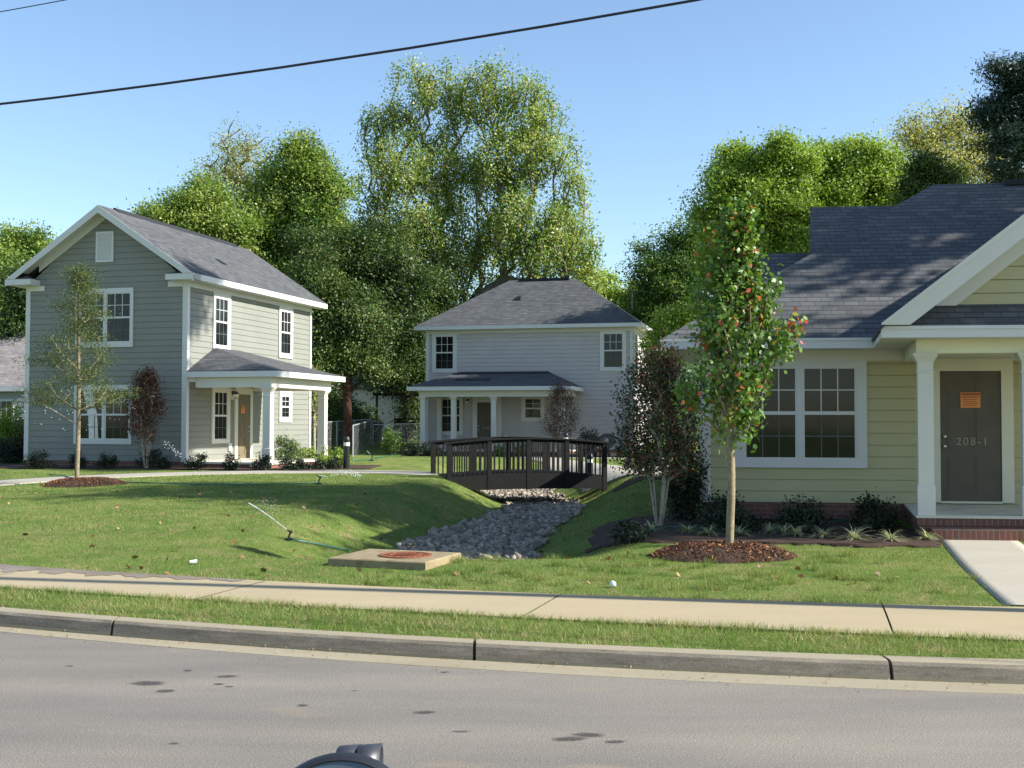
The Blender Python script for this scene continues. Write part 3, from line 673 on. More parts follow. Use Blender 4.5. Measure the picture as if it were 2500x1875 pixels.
for a, b, e in ((-.45, O_, 1), (UW - O_, UW + .45, -1)):
    rr = L.mb(); m_ = (a + b) / 2; rr.add([(a, w0 - .03, EV - .008), (b, w0 - .03, EV - .008), (b, 0, EV - .008), (a, 0, EV - .008), (m_ + .12 * e, -.02, EV + .2)], [(0, 1, 4), (1, 2, 4), (3, 0, 4), (0, 3, 2, 1)])
    rr.build('eave_return', ROOF, L.root)
gv = L.mb(); gv.fbox(FR(), -3.056, -2.455, 4.735, 5.648, 0, .03)
for e in ((-3.056, -2.99, 4.735, 5.648), (-2.52, -2.455, 4.735, 5.648), (-2.99, -2.52, 4.735, 4.80), (-2.99, -2.52, 5.58, 5.648)): gv.fbox(FR(), *e, .03, .05)
for i in range(14):
    z = 4.81 + i * .055; gv.prism([(-2.99, -.03, z), (-2.52, -.03, z), (-2.52, -.048, z - .0), (-2.99, -.048, z)][::-1], (0, .0, .012)); gv.add([(-2.99, -.052, z), (-2.52, -.052, z), (-2.52, -.031, z + .042), (-2.99, -.031, z + .042)], [(0, 1, 2, 3)])
gv.build('gable_vent', WHITE, L.root)
window(L, FR(), [(-3.53, -2.78), (-2.64, -1.88)], 2.37, 3.78, (-3.73, -1.77, 2.198, 3.949))
window(L, FR(), [(-3.53, -2.78), (-2.64, -1.88)], -.50, .91, (-3.73, -1.77, -.668, 1.079))
cm = L.mb(); cm.add([(-3.44, -.0172, .9), (-3.12, -.0172, .9), (-2.95, -.0172, .2), (-2.9, -.0172, -.5), (-3.22, -.0172, -.5), (-3.25, -.0172, .15)], [(5, 4, 3, 2), (0, 5, 2, 1)]); cm.build('curtain', CURTAIN, L.root)
window(L, RT(), [(1.586, 2.294)], 2.351, 3.758, (1.44, 2.48, 2.22, ZF))
window(L, RT(), [(5.925, 6.629)], 2.351, 3.758, (5.77, 6.80, 2.18, ZF))
window(L, RT(), [(1.583, 2.31)], -.518, .889, (1.42, 2.50, -.66, 1.05), mat=CREAM)
window(L, RT(), [(6.03, 6.57)], .17, .86, (5.84, 6.78, -.014, 1.04), cols=2)
door(L, RT(), 2.98, 3.80, ZB + .01, .871, (2.80, 3.95, 1.08), notice=(3.2, 3.44, .27, .52), mat=plain('tan_door', (.17, .135, .085), .5), trimmat=CREAM, knob_side=1)
lamp(L, RT(), 2.66, .86)
ob = L.mb(); ob.fbox(RT(), 2.42, 2.60, -.90, -.66, 0, .06); ob.build('outlet_box', WHITE, L.root)
ob = L.mb(); ob.fbox(RT(), 5.1, 5.25, -.8, -.6, 0, .04); ob.build('outlet_box', WHITE, L.root)
PU, P0, P1, PZ = 2.92, -.05, 4.67, 1.454
pr = L.mb(); A, B_ = (.02, 1.57, 2.25), (.02, 3.05, 2.25); q0, q1, q2, q3 = (PU, P0, PZ), (PU, P1, PZ), (.02, P1, PZ), (.02, P0, PZ)
pr.add([q3, q0, q1, q2, A, B_], [(0, 1, 4), (1, 2, 5, 4), (2, 3, 5), (3, 2, 1, 0)]); po = pr.build('porch_roof', ROOF, L.root)
ft = L.mb(); ft.add([(1.0, 2.6, 1.99), (1.75, 3.4, 1.80), (1.5, 3.95, 1.72), (.55, 3.3, 1.98)], [(0, 1, 2, 3)])
pf = L.mb(); pf.box(.0, PU + .02, P0 - .02, P0 + .02, PZ - .17, PZ - .006); pf.box(PU - .02, PU + .02, P0 + .02, P1 - .02, PZ - .17, PZ - .006); pf.box(0.0, PU + .02, P1 - .02, P1 + .02, PZ - .17, PZ - .006)
pf.box(.02, PU - .02, P0 + .02, P1 - .02, PZ - .17, PZ - .15); pf.build('porch_fascia', WHITE, L.root)
pb = L.mb(); pb.box(.25, 2.66, .10, .34, .992, PZ - .172); pb.box(2.42, 2.66, .34, 3.98, .992, PZ - .172); pb.box(.02, 2.66, 3.98, 4.2, .992, PZ - .172); pb.box(.02, .25, .06, .38, 1.16, PZ - .172)
pb.build('porch_beam', CREAM, L.root)
column(L, 2.53, .19, -1.16, .992, .115); column(L, 2.53, 3.86, -1.16, .992, .115)
ps = L.mb(); ps.box(.0, 2.78, -.05, 4.15, -1.21, -1.16); ps.build('porch_floor', CONC, L.root)
ps = L.mb(); ps.box(.02, 2.74, 0, 4.1, -1.65, -1.21); ps.build('porch_base', BRICKV, L.root)
zz = EV + PT * (O_ + .95); m = L.mb(); m.prism([(-.9, 3.3, zz - .1), (-1.02, 3.3, zz + .06), (-.72, 3.3, zz - .12)], (0, .3, 0)); m.build('roof_vent', BLACKM, L.root)

# ---------------- middle: taupe two-storey hipped house
M = House('hipped_house', 5.139, 49.224, .242, .45, 'taupe two storey house with grey hip roof and wide front porch, behind the footbridge')
MU, MDp, MO = -9.207, 6.08, .42; ZB = -1.171; ZF = 3.997; EV = 4.215; SOF = 4.05
wl = M.mb(); wl.box(MU + .03, -.03, .03, MDp - .03, ZB, SOF); siding(wl, FR(), MU, 0, ZB, ZF, .18); siding(wl, RT(), 0, MDp, ZB, ZF, .18); wl.build('wall', SID_T, M.root)
def board_M(nm, *a):
    t = M.mb(); t.fbox(*a); t.build(nm, WHITE, M.root)
board_M('corner_board', FR(), MU - .02, MU + .12, ZB, ZF, 0, .03)
board_M('corner_board', FR(), -.12, .03, ZB, ZF, 0, .03)
board_M('corner_board', RT(), -.03, .11, ZB, ZF, 0, .03)
board_M('corner_board', RT(), MDp - .12, MDp, ZB, ZF, 0, .03)
board_M('frieze', FR(), MU - .02, .034, ZF - .1, SOF, 0, .034)
board_M('frieze', RT(), 0, MDp, ZF - .1, SOF, 0, .034)
fd = M.mb(); fd.box(MU + .02, -.02, .02, MDp, ZB - .45, ZB); fd.build('foundation', BRICK, M.root)
e0, e1, f0, f1 = MU - MO, MO, -MO, MDp + MO; rg = 3.46; zr = 6.57
r = M.mb(); pA, pB = (e0 + rg, (f0 + f1) / 2, zr), (e1 - rg, (f0 + f1) / 2, zr)
r.add([(e0, f0, EV), (e1, f0, EV), (e1, f1, EV), (e0, f1, EV), pA, pB], [(0, 1, 5, 4), (1, 2, 5), (2, 3, 4, 5), (3, 0, 4), (3, 2, 1, 0)]); ro = r.build('roof', ROOF, M.root)
rc = M.mb(); rc.box(pA[0] + .5, pB[0] - .3, pA[1] - .13, pA[1] + .13, zr - .05, zr + .05); rc.build('ridge_cap', FELT, ro)
f = M.mb(); f.box(e0 - .02, e1 + .02, f0 - .02, f0 + .02, SOF, EV - .006); f.box(e1 - .02, e1 + .02, f0 + .02, f1, SOF, EV - .006); f.box(e0 - .02, e0 + .02, f0 + .02, f1, SOF, EV - .006); f.box(e0 + .02, e1 - .02, f0 + .02, f1 - .02, SOF - .0, SOF + .02)
f.build('fascia', WHITE, M.root)
window(M, FR(), [(-8.751, -7.974)], 2.364, 3.771, (-8.93, -7.79, 2.19, ZF - .1))
window(M, FR(), [(-1.237, -.466)], 2.364, 3.771, (-1.42, -.29, 2.19, ZF - .1))
window(M, RT(), [(.42, 1.15)], 2.364, 3.771, (.25, 1.32, 2.19, ZF - .1)); window(M, RT(), [(4.2, 4.95)], 2.364, 3.771, (4.03, 5.12, 2.19, ZF - .1)); window(M, RT(), [(.42, 1.15)], -.5, .9, (.25, 1.32, -.67, 1.07))
window(M, FR(), [(-8.46, -7.67)], -.40, .99, (-8.62, -7.50, -.56, 1.10), mat=CREAM)
window(M, FR(), [(-4.69, -4.02)], .21, 1.0, (-4.88, -3.83, .04, 1.12), cols=2, mat=CREAM)
door(M, FR(), -6.85, -5.94, ZB + .01, .87, (-7.06, -5.76, 1.12), number=('208-4', -6.62, -.30, .17), trimmat=CREAM)
lamp(M, FR(), -7.27, .93)
ob = M.mb(); ob.fbox(FR(), -5.62, -5.47, -.75, -.55, 0, .05); ob.build('outlet_box', WHITE, M.root)
PZ = 1.486; a0, a1, b0 = -9.115, -2.137, -2.845
pr = M.mb(); pr.add([(a0, b0, PZ), (a1, b0, PZ), (a1, -.02, PZ), (a0, -.02, PZ), (-7.6, -.02, 2.2), (-3.69, -.02, 2.2)], [(0, 1, 5, 4), (1, 2, 5), (3, 0, 4), (3, 2, 1, 0)]); po = pr.build('porch_roof', ROOF, M.root)
sl_ = (2.2 - PZ) / 2.825; zp = lambda w: PZ + sl_ * (w - b0)
ft = M.mb(); ft.roof([(-7.38, -1.78, zp(-1.78) + .02), (-5.85, -1.78, zp(-1.78) + .02), (-5.85, -1.42, zp(-1.42) + .02), (-7.38, -1.42, zp(-1.42) + .02)], .03); ft.build('roof_patch', FELT, po)
ft = M.mb(); ft.roof([(-7.9, -.42, zp(-.42) + .012), (-3.45, -.42, zp(-.42) + .012), (-3.69, -.03, zp(-.03) + .012), (-7.6, -.03, zp(-.03) + .012)], .03); ft.build('flashing', FELT, po)
pf = M.mb(); pf.box(a0 - .02, a1 + .02, b0 - .02, b0 + .02, PZ - .17, PZ - .006); pf.box(a1 - .02, a1 + .02, b0 + .02, -.02, PZ - .17, PZ - .006); pf.box(a0 - .02, a0 + .02, b0 + .02, -.02, PZ - .17, PZ - .006); pf.box(a0 + .02, a1 - .02, b0 + .02, -.02, PZ - .17, PZ - .15)
pf.build('porch_fascia', WHITE, M.root)
pb = M.mb(); pb.box(-8.68, -2.46, -2.57, -2.33, 1.06, PZ - .172); pb.box(-2.70, -2.46, -2.33, -.02, 1.06, PZ - .172); pb.box(-8.68, -8.44, -2.33, -.02, 1.06, PZ - .172); pb.build('porch_beam', CREAM, M.root)
for u in (-8.54, -7.19, -5.46, -2.58): column(M, u, -2.45, -1.15, 1.06, .10)
column(M, -8.54, -.13, -1.15, 1.06, .10)
ps = M.mb(); ps.box(-8.85, -2.3, -2.75, -.02, -1.21, -1.15); ps.build('porch_floor', CONC, M.root)
ps = M.mb(); ps.box(-8.8, -2.35, -2.7, -.02, -1.6, -1.21); ps.build('porch_base', BRICKV, M.root)
m = M.mb(); zv = EV + (zr - EV) / rg * (1.5 + MO); m.prism([(-5.5, 1.4, zv - .08), (-5.25, 1.4, zv - .08), (-5.27, 1.4, zv + .08), (-5.48, 1.4, zv + .05)], (0, .25, .1)); m.build('roof_vent', BLACKM, M.root)
m = M.mb(); m.tube([(-.6, 3.9, 5.2), (-.6, 3.9, 6.05)], .035, 8); m.build('vent_pipe', BLACKM, M.root)

# ---------------- right: cream yellow one-storey house
Rr = House('bungalow', 3.03, 18.64, .12, .36, 'cream yellow one storey house with dark shingle roof and gabled porch at the right edge')
Rr.k = .14            # this house stands on a slightly skewed plan
ZB = -1.265; EV = 1.318; SOF = 1.15; RO = .54; ZF = 1.02; p_ = .714
wl = Rr.mb(); wl.box(.03, 11.5, .03, 9.8, ZB, SOF); siding(wl, FR(), 0, 11.5, ZB, ZF, .183); siding(wl, LT(), 0, 9.8, ZB, ZF, .183); wl.build('wall', SID_Y, Rr.root)
def board_Rr(nm, *a):
    t = Rr.mb(); t.fbox(*a); t.build(nm, CREAM, Rr.root)
board_Rr('corner_board', FR(), -.02, .155, ZB, ZF, 0, .03)
board_Rr('corner_board', LT(), -.02, .14, ZB, ZF, 0, .03)
board_Rr('frieze', FR(), -.03, 11.5, .98, SOF, 0, .034)
board_Rr('frieze', LT(), -.03, 9.8, .98, SOF, 0, .034)
fd = Rr.mb(); fd.box(.02, 11.5, .02, 9.8, ZB - .35, ZB); fd.build('foundation', BRICK, Rr.root)
run = 4.54; zr = EV + p_ * run; r = Rr.mb(); wr = run - RO; e1 = 12.2
r.add([(-RO, -RO, EV), (e1, -RO, EV), (e1, wr + run, EV), (-RO, wr + run, EV), (wr, wr, zr), (e1, wr, zr)], [(0, 1, 5, 4), (1, 2, 5), (2, 3, 4, 5), (3, 0, 4), (3, 2, 1, 0)])
ro = r.build('roof', ROOF, Rr.root)
rc = Rr.mb(); rc.box(wr + 1.3, e1, wr - .14, wr + .14, zr - .06, zr + .045); rc.build('ridge_cap', FELT, ro)
for (u0, wq, zt) in ((1.70, 5.1, 4.37), (.61, 4.6, 3.37)):      # two gables rising out of the left hip
    g = Rr.mb(); d = (zt - 1.9) / p_
    g.roof([(u0, wq - d, 1.9), (u0 + 5, wq - d, 1.9), (u0 + 5, wq, zt), (u0, wq, zt)], .06); g.roof([(u0, wq, zt), (u0 + 5, wq, zt), (u0 + 5, wq + d, 1.9), (u0, wq + d, 1.9)], .06)
    g.build('side_gable_roof', ROOF, Rr.root)
    g = Rr.mb(); g.prism([(u0 + .12, wq - d, 1.85), (u0 + .12, wq, zt - .07), (u0 + .12, wq + d, 1.85)], (.5, 0, 0)); g.build('side_gable_wall', SID_Y, Rr.root)
f = Rr.mb(); f.box(-RO - .02, 2.70, -RO - .02, -RO + .02, SOF, EV - .006); f.box(-RO - .02, -RO + .02, -RO + .02, 10.3, SOF, EV - .006); f.box(-RO + .02, e1, -RO + .02, -.02, SOF, SOF + .02); f.box(-RO + .02, -.03, -.02, 10.3, SOF, SOF + .02)
f.box(-RO - .03, 2.70, -RO - .035, -RO - .02, EV - .05, EV - .008)
f.build('fascia', WHITE, Rr.root)
WP, UP, AP = -2.75, 2.70, 6.05; s_ = .783; gz = lambda u: 1.33 + s_ * (AP - UP - abs(u - AP))
zap = gz(AP); back = (zap - EV) / p_ - RO
r = Rr.mb(); r.roof([(UP - .05, WP - .1, 1.29), (AP, WP - .1, zap), (AP, back, zap), (UP - .05, -RO, 1.29)][::-1], .05); r.roof([(AP, WP - .1, zap), (2 * AP - UP + .05, WP - .1, 1.29), (2 * AP - UP + .05, -RO, 1.29), (AP, back, zap)][::-1], .05)
r.build('gable_roof', ROOF, Rr.root)
gw = Rr.mb(); WG = WP + .45
gw.prism([(UP + .3, WG + .03, 1.2), (2 * AP - UP - .3, WG + .03, 1.2), (AP, WG + .03, zap - .13)], (0, 1.5, 0)); siding(gw, FR(WG), UP, 9, 1.6, zap - .15, .183, clip=lambda z: (UP + .06 + (z - 1.33 + .12) / s_, 2 * AP - UP - .06 - (z - 1.33 + .12) / s_))
gw.build('gable_wall', SID_Y, Rr.root)
rk = Rr.mb()
for sg in (-1, 1):
    U = lambda q: AP + sg * (AP - UP - q); zt = lambda q: 1.33 + s_ * q
    def quad(qa, qb, da, db, w, dep):
        P_ = [(U(qa), w, zt(qa) - da), (U(qb), w, zt(qb) - da), (U(qb), w, zt(qb) - db), (U(qa), w, zt(qa) - db)]
        if sg < 0: P_ = P_[::-1]
        rk.prism(P_, (0, dep, 0))
    P_ = [(U(0), WP - .1, EV - .002), (U(0), WP - .1, zt(0)), (U(AP - UP), WP - .1, zt(AP - UP)), (U(AP - UP), WP - .1, zt(AP - UP) - .29), (U(.355), WP - .1, EV - .002)]
    rk.prism(P_ if sg > 0 else P_[::-1], (0, .03, 0))
    P_ = [(U(-.02), WP - .115, EV + .0), (U(-.02), WP - .115, zt(0) + .01), (U(AP - UP), WP - .115, zt(AP - UP) + .01), (U(AP - UP), WP - .115, zt(AP - UP) - .05), (U(.05), WP - .115, EV + .0)]
    rk.prism(P_ if sg > 0 else P_[::-1], (0, .013, 0))
    quad(.35, AP - UP, .20, .23, WP - .07, WG - WP + .07); quad(.72, AP - UP, .22, .50, WG - .03, .03)
rk.build('rake_board', CREAM, Rr.root)
lr = Rr.mb(); u1 = 2 * AP - UP; lr.add([(UP, WP, EV - .005), (u1, WP, EV - .005), (u1, WG, 1.64), (UP + .25, WG, 1.64), (UP, -RO - .03, EV - .005), (UP + .25, -RO, 1.64)], [(0, 1, 2, 3), (4, 0, 3, 5)]); lr.build('pent_roof', ROOF, Rr.root)
pf = Rr.mb(); pf.box(UP - .02, u1 + .02, WP - .02, WP + .02, SOF, EV - .01); pf.box(UP - .03, u1 + .02, WP - .035, WP - .02, EV - .055, EV - .012); pf.box(UP - .02, UP + .02, WP + .02, -RO - .02, SOF, EV - .01); pf.box(UP + .02, u1, WP + .02, -RO, SOF - .0, SOF + .02); pf.build('porch_fascia', WHITE, Rr.root)
pb = Rr.mb(); WC = -2.2; pb.box(3.17, 8.95, WC - .12, WC + .12, .965, SOF); pb.box(3.17, 3.41, WC + .12, -.035, .965, SOF); pb.build('porch_beam', plain('yellow_cream_paint', (.74, .72, .56), .5, var=.03), Rr.root)
for u in (3.29, 4.67, 7.43, 8.81): column(Rr, u, WC, -1.262, .965, .105)
window(Rr, FR(), [(.72, 1.483), (1.63, 2.40)], -.547, .86, (.53, 2.59, -.71, .98))
window(Rr, LT(), [(3.2, 3.95)], -.547, .86, (3.03, 4.12, -.71, .98))
door(Rr, FR(), 3.70, 4.62, -1.214, .816, (3.60, 4.80, 1.01), number=('208-1', 3.93, -.34, .17), notice=(4.01, 4.31, .24, .48), trimmat=plain('door_trim', (.66, .63, .50), .5, var=.03))
ps = Rr.mb(); ps.box(3.15, 9.05, WC - .14, -.0, -1.30, -1.262); ps.build('porch_floor', CONC, Rr.root)
ps = Rr.mb(); ps.box(3.17, 9.03, WC - .12, 0, -1.40, -1.30); ps.box(3.33, 5.4, WC - .45, WC - .12, -1.62, -1.42); ps.build('steps', BRICKV, Rr.root)
ps = Rr.mb(); ps.box(3.19, 9.0, WC - .10, 0, -1.60, -1.40); ps.build('porch_base', BRICK, Rr.root)

# ---------------- houses further off
def far_house(name, px0, px1, Y, th, gz, hgt, roofh, depth, wallm, roofm, lab, wins=(), gable_front=False, ov=.4):
    a = at_y(px0, 1031, Y); h = House(name, a.x, Y, th, gz, lab); wd = (px1 - px0) / (FL * 2500) * Y / math.cos(th); h.dz = 0
    w = h.mb(); w.box(.03, wd - .03, .03, depth - .03, 0, hgt); siding(w, FR(), 0, wd, .3, hgt - .1, .2); siding(w, RT(wd), 0, depth, .3, hgt - .1, .2)
    if gable_front: w.prism([(0.05, .03, hgt), (wd - .05, .03, hgt), (wd / 2, .03, hgt + roofh * .94)], (0, depth - .06, 0)); siding(w, FR(), 0, wd, hgt, hgt + roofh, .2, clip=lambda z: ((z - hgt) / roofh * wd / 2, wd - (z - hgt) / roofh * wd / 2))
    w.build('wall', wallm, h.root)
    r = h.mb()
    if gable_front:
        k = roofh / (wd / 2); r.roof([(-ov, -ov, hgt - k * ov), (wd / 2, -ov, hgt + roofh + .05), (wd / 2, depth, hgt + roofh + .05), (-ov, depth, hgt - k * ov)][::-1], .12)
        r.roof([(wd / 2, -ov, hgt + roofh + .05), (wd + ov, -ov, hgt - k * ov), (wd + ov, depth, hgt - k * ov), (wd / 2, depth, hgt + roofh + .05)][::-1], .12)
    else:
        r.roof([(-ov, -ov, hgt - .05), (wd + ov, -ov, hgt - .05), (wd + ov, depth / 2, hgt + roofh), (-ov, depth / 2, hgt + roofh)], .1); r.roof([(-ov, depth / 2, hgt + roofh), (wd + ov, depth / 2, hgt + roofh), (wd + ov, depth + ov, hgt - .05), (-ov, depth + ov, hgt - .05)], .1)
        for uu in (0.02, wd - .02): w2 = h.mb(); w2.add([(uu, 0, hgt), (uu, depth, hgt), (uu, depth / 2, hgt + roofh - .1)], [(0, 1, 2)]); w2.build('gable', wallm, h.root)
    r.build('roof', roofm, h.root)
    f = h.mb()
    if not gable_front: f.box(-ov, wd + ov, -ov - .03, -ov, hgt - .25, hgt - .06)
    else:
        k = roofh / (wd / 2)
        for sg in (-1, 1):
            P_ = [(wd / 2 + sg * (wd / 2 + ov), -ov - .03, hgt - k * ov - .02), (wd / 2, -ov - .03, hgt + roofh + .03), (wd / 2, -ov - .03, hgt + roofh - .2), (wd / 2 + sg * (wd / 2 + ov), -ov - .03, hgt - k * ov - .25)]
            f.prism(P_ if sg < 0 else P_[::-1], (0, .03, 0))
    f.build('fascia', WHITE, h.root)
    for (s0, s1, z0, z1) in wins: window(h, FR(), [(s0, s1)], z0, z1, (s0 - .1, s1 + .1, z0 - .1, z1 + .1))
    return h
fh = far_house('ranch_house', -420, 90, 46, .10, .45, 2.75, 2.35, 8, SID_GREY, ROOFB, 'grey one storey house with pale shingle roof behind the left edge', ov=.35)
window(fh, FR(), [(6.98, 7.65)], .85, 2.12, (6.90, 7.73, .77, 2.2))
far_house('side_gabled_house', 1500, 1790, 72, .24, .75, 3.9, 3.0, 9, SID_LIME, ROOF, 'light green gabled house just behind the taupe house', gable_front=True)
wh = far_house('cottage', 855, 893, 66, .15, .75, 3.1, 1.6, 7, SID_W, ROOFB, 'white clapboard cottage glimpsed under the dark trees between the houses', ov=.2)
wx = wh.mb(); wx.box(.98, 4.17, -2.17, 0, .2, 2.9); siding(wx, FR(-2.2), .95, 4.2, .4, 2.8, .2); siding(wx, RT(4.2), -2.2, 0, .4, 2.8, .2); siding(wx, LT(.95), -2.2, 0, .4, 2.8, .2); wx.build('wing', plain('sunlit_white_siding', (.8, .8, .78), .5, var=.05), wh.root)  # wing siding is a paler copy, sunlight painted into its colour
wx = wh.mb(); wx.roof([(.7, -2.5, 2.9), (4.4, -2.5, 2.9), (4.4, -.2, 4.2), (.7, -.2, 4.2)], .1); wx.build('porch_roof', ROOFB, wh.root)

# ------------------------------------------------------------ footbridge
def footbridge():
    p0 = Vector((-1.52, 28.2)); p1 = Vector((2.33, 29.35)); ax = (p1 - p0); Lb = ax.length; ax /= Lb; th = math.atan2(ax.y, ax.x); gz = .42
    o = empty('footbridge', (p0.x, p0.y, gz), th, label='small arched dark wooden footbridge with balustrades over the rock channel', cat='footbridge')
    Wd = 1.75; arc = lambda s: .11 * (1 - ((s - Lb / 2) / (Lb / 2)) ** 2)
    def beam(mb, y0, y1, zb, zt, bow=1, n=14, zbot_flat=None, e=0.):
        for i in range(n):
            a, b = -e + (Lb + 2 * e) * i / n, -e + (Lb + 2 * e) * (i + 1) / n; A = bow * arc(a); B = bow * arc(b)
            za, zb2 = (zb + A, zb + B) if zbot_flat is None else (zbot_flat + .3 * A, zbot_flat + .3 * B)
            mb.add([(a, y0, za), (b, y0, zb2), (b, y1, zb2), (a, y1, za), (a, y0, zt + A), (b, y0, zt + B), (b, y1, zt + B), (a, y1, zt + A)], [(0, 3, 2, 1), (4, 5, 6, 7), (0, 1, 5, 4), (2, 3, 7, 6)] + ([(3, 0, 4, 7)] if i == 0 else []) + ([(1, 2, 6, 5)] if i == n - 1 else []))
    m = MB(); n = 40
    for i in range(n):
        a = Lb * i / n; b = Lb * (i + 1) / n - .012; A = arc(a); m.box(a, b, .0, Wd, A - .01, A + .03)
    m.build('deck', BRIDGE, o)
    for nm, y in (('girder', -.06), ('girder', Wd)):
        m = MB(); beam(m, y, y + .06, -.30, .02, zbot_flat=-.30); m.build('girder', BRIDGE, o)
    for y in (-.04, Wd - .04):
        rl = MB(); beam(rl, y - .05, y + .13, .845, .885, e=.12); beam(rl, y + .01, y + .07, .77, .845); top = rl.build('handrail', BRIDGE, o)
        for k in range(5):
            s = Lb * k / 4; A = arc(s); q = MB(); q.box(s - .055, s + .055, y - .03, y + .09, A * 0 - .28 if k not in (0, 4) else -.35, A + .845); q.build('post', BRIDGE, o)
        nb = 32
        for k in range(4):
            for j in range(1, 8):
                s = Lb * (k + j / 8) / 4; A = arc(s); q = MB(); q.box(s - .016, s + .016, y - .010, y + .024, A - .12, A + .80); q.build('baluster', BRIDGE, o)
footbridge()

# ------------------------------------------------------------ drain slabs, bollards, posts
def slab(loc, rz, w, d, hgt, lab, lid=True, mat=CONCW):
    o = empty('drain_slab', loc, rz, label=lab, cat='drain slab')
    m = MB(); b = .012; m.add([(0, 0, -.1), (w, 0, -.1), (w, d, -.1), (0, d, -.1), (0, 0, hgt - b), (w, 0, hgt - b), (w, d, hgt - b), (0, d, hgt - b), (b, b, hgt), (w - b, b, hgt), (w - b, d - b, hgt), (b, d - b, hgt)],
          [(0, 1, 5, 4), (1, 2, 6, 5), (2, 3, 7, 6), (3, 0, 4, 7), (4, 5, 9, 8), (5, 6, 10, 9), (6, 7, 11, 10), (7, 4, 8, 11), (8, 9, 10, 11)]); m.build('slab', mat, o)
    if lid:
        m = MB(); c = (.60 * w, .50 * d, hgt)
        m.lathe(c, [(.31, 0), (.31, .012), (.27, .014), (.265, .006), (.20, .006), (.19, .012), (.17, .012), (.16, .006), (0.001, .006)], 32)
        for k in range(16):
            a = 2 * math.pi * k / 16; m.prism([(c[0] + .2 * math.cos(a - .05), c[1] + .2 * math.sin(a - .05), hgt + .011), (c[0] + .26 * math.cos(a - .05), c[1] + .26 * math.sin(a - .05), hgt + .011), (c[0] + .26 * math.cos(a + .05), c[1] + .26 * math.sin(a + .05), hgt + .011), (c[0] + .2 * math.cos(a + .05), c[1] + .2 * math.sin(a + .05), hgt + .011)], (0, 0, -.006))
        for k in range(-3, 4): m.box(c[0] - .13, c[0] + .13, c[1] + k * .035 - .008, c[1] + k * .035 + .008, hgt + .006, hgt + .012)
        m.build('manhole_cover', RUST, o)
slab((-2.10, 13.33, .125), -.35, 1.22, 1.03, .115, 'low concrete drain slab with a round rusty manhole cover near the sidewalk')
slab((3.75, 31.6, .45), -.2, 1.15, 1.0, .14, 'plain concrete drain slab beyond the crape myrtle by the right path', lid=False, mat=CONC)
def bollard(x, y, hgt, mat, lab, r=.095):
    z = hz(x, y); o = empty('bollard_light', (x, y, z), label=lab, cat='bollard light', group='bollard lights along the paths')
    m = MB(); m.lathe((0, 0, 0), [(r * 1.25, -.02), (r * 1.25, .02), (r, .025), (r, hgt * .70), (r * .8, hgt * .705)], 20); m.build('post', mat, o, smooth=False)
    m = MB(); m.lathe((0, 0, 0), [(r * .93, hgt * .70), (r * .93, hgt * .815)], 20); m.build('lens', LENS, o)
    m = MB(); m.lathe((0, 0, 0), [(r * .8, hgt * .81), (r, hgt * .815), (r, hgt * .87), (r * .93, hgt * .94), (r * .7, hgt * .98), (r * .3, hgt), (.001, hgt)], 20); m.build('cap', mat, o, smooth=True)
bollard(-4.69, 33.0, .94, BOLL, 'black bollard light with a domed cap beside the path by the left porch')
bollard(3.40, 33.6, .84, BRONZE, 'bronze bollard light standing in sun right of the footbridge')
bollard(2.10, 31.4, .87, BOLL, 'black bollard light directly behind the right end of the bridge railing')
bollard(2.02, 43.5, .95, BOLL, 'bollard light poking above the bridge handrail in front of the reddish myrtle')
po = empty('short_post', (3.31, 30.0, hz(3.31, 30)), label='short square dark post beside the path at the right end of the bridge', cat='post')
m = MB(); m.box(-.05, .05, -.05, .05, -.1, .42); m.build('shaft', BRIDGE, po); m = MB(); m.loft(0, 0, [(.42, .065), (.45, .065), (.49, .02)]); m.build('cap', BRIDGE, po)

# ------------------------------------------------------------ chain-link fences
def fence(name, A, B, h, lab, posts=True, n=6):
    A = Vector(A); B = Vector(B); d = (B - A); Ld = Vector((d.x, d.y)).length; o = empty(name, A, label=lab, cat='fence', group='chain link fences at the back')
    P = lambda s, z: (d.x * s, d.y * s, d.z * s + z)
    m = MB(); m.tube([P(0, h), P(1, h)], .022, 6); m.build('rail', GALV, o)
    for k in range(n + 1): m = MB(); s = k / n; m.tube([P(s, -.1), P(s, h + .03)], .028, 8); m.build('post', GALV, o)
    m = MB(); sp = .13; nn = int((Ld + h) / sp); t = .0055; nrm = Vector((-d.y, d.x, 0)).normalized() * .004
    for k in range(-int(h / sp), int(Ld / sp)):
        for sg in (1, -1):
            x0 = k * sp; x1 = x0 + h; z0, z1 = (0, h) if sg > 0 else (h, 0)
            if x0 < 0: z0 = z0 + sg * (-x0); x0 = 0
            if x1 > Ld: z1 = z1 - sg * (x1 - Ld); x1 = Ld
            a, b = x0 / Ld, x1 / Ld; pa, pb = Vector(P(a, z0)), Vector(P(b, z1)); off = Vector((0, 0, t)); 
            m.add([tuple(pa - off + nrm * sg), tuple(pb - off + nrm * sg), tuple(pb + off + nrm * sg), tuple(pa + off + nrm * sg)], [(0, 1, 2, 3)])
    m.build('mesh', GALV, o)
gp = lambda px, py, Y: Vector((at_y(px, py, Y).x, Y, hz(at_y(px, py, Y).x, Y)))
fence('chain_link_fence', gp(775, 1100, 50), gp(905, 1090, 57), 1.25, 'silver chain link fence running behind the left porch columns', n=3)
fence('chain_link_fence', gp(861, 1117, 44), gp(909, 1083, 57), 1.2, 'short angled chain link fence panel right of the black bollard', n=1)
fence('chain_link_fence', gp(910, 1083, 57), gp(1045, 1080, 60), .98, 'low chain link fence panel between the tall shrub and the taupe house', n=2)

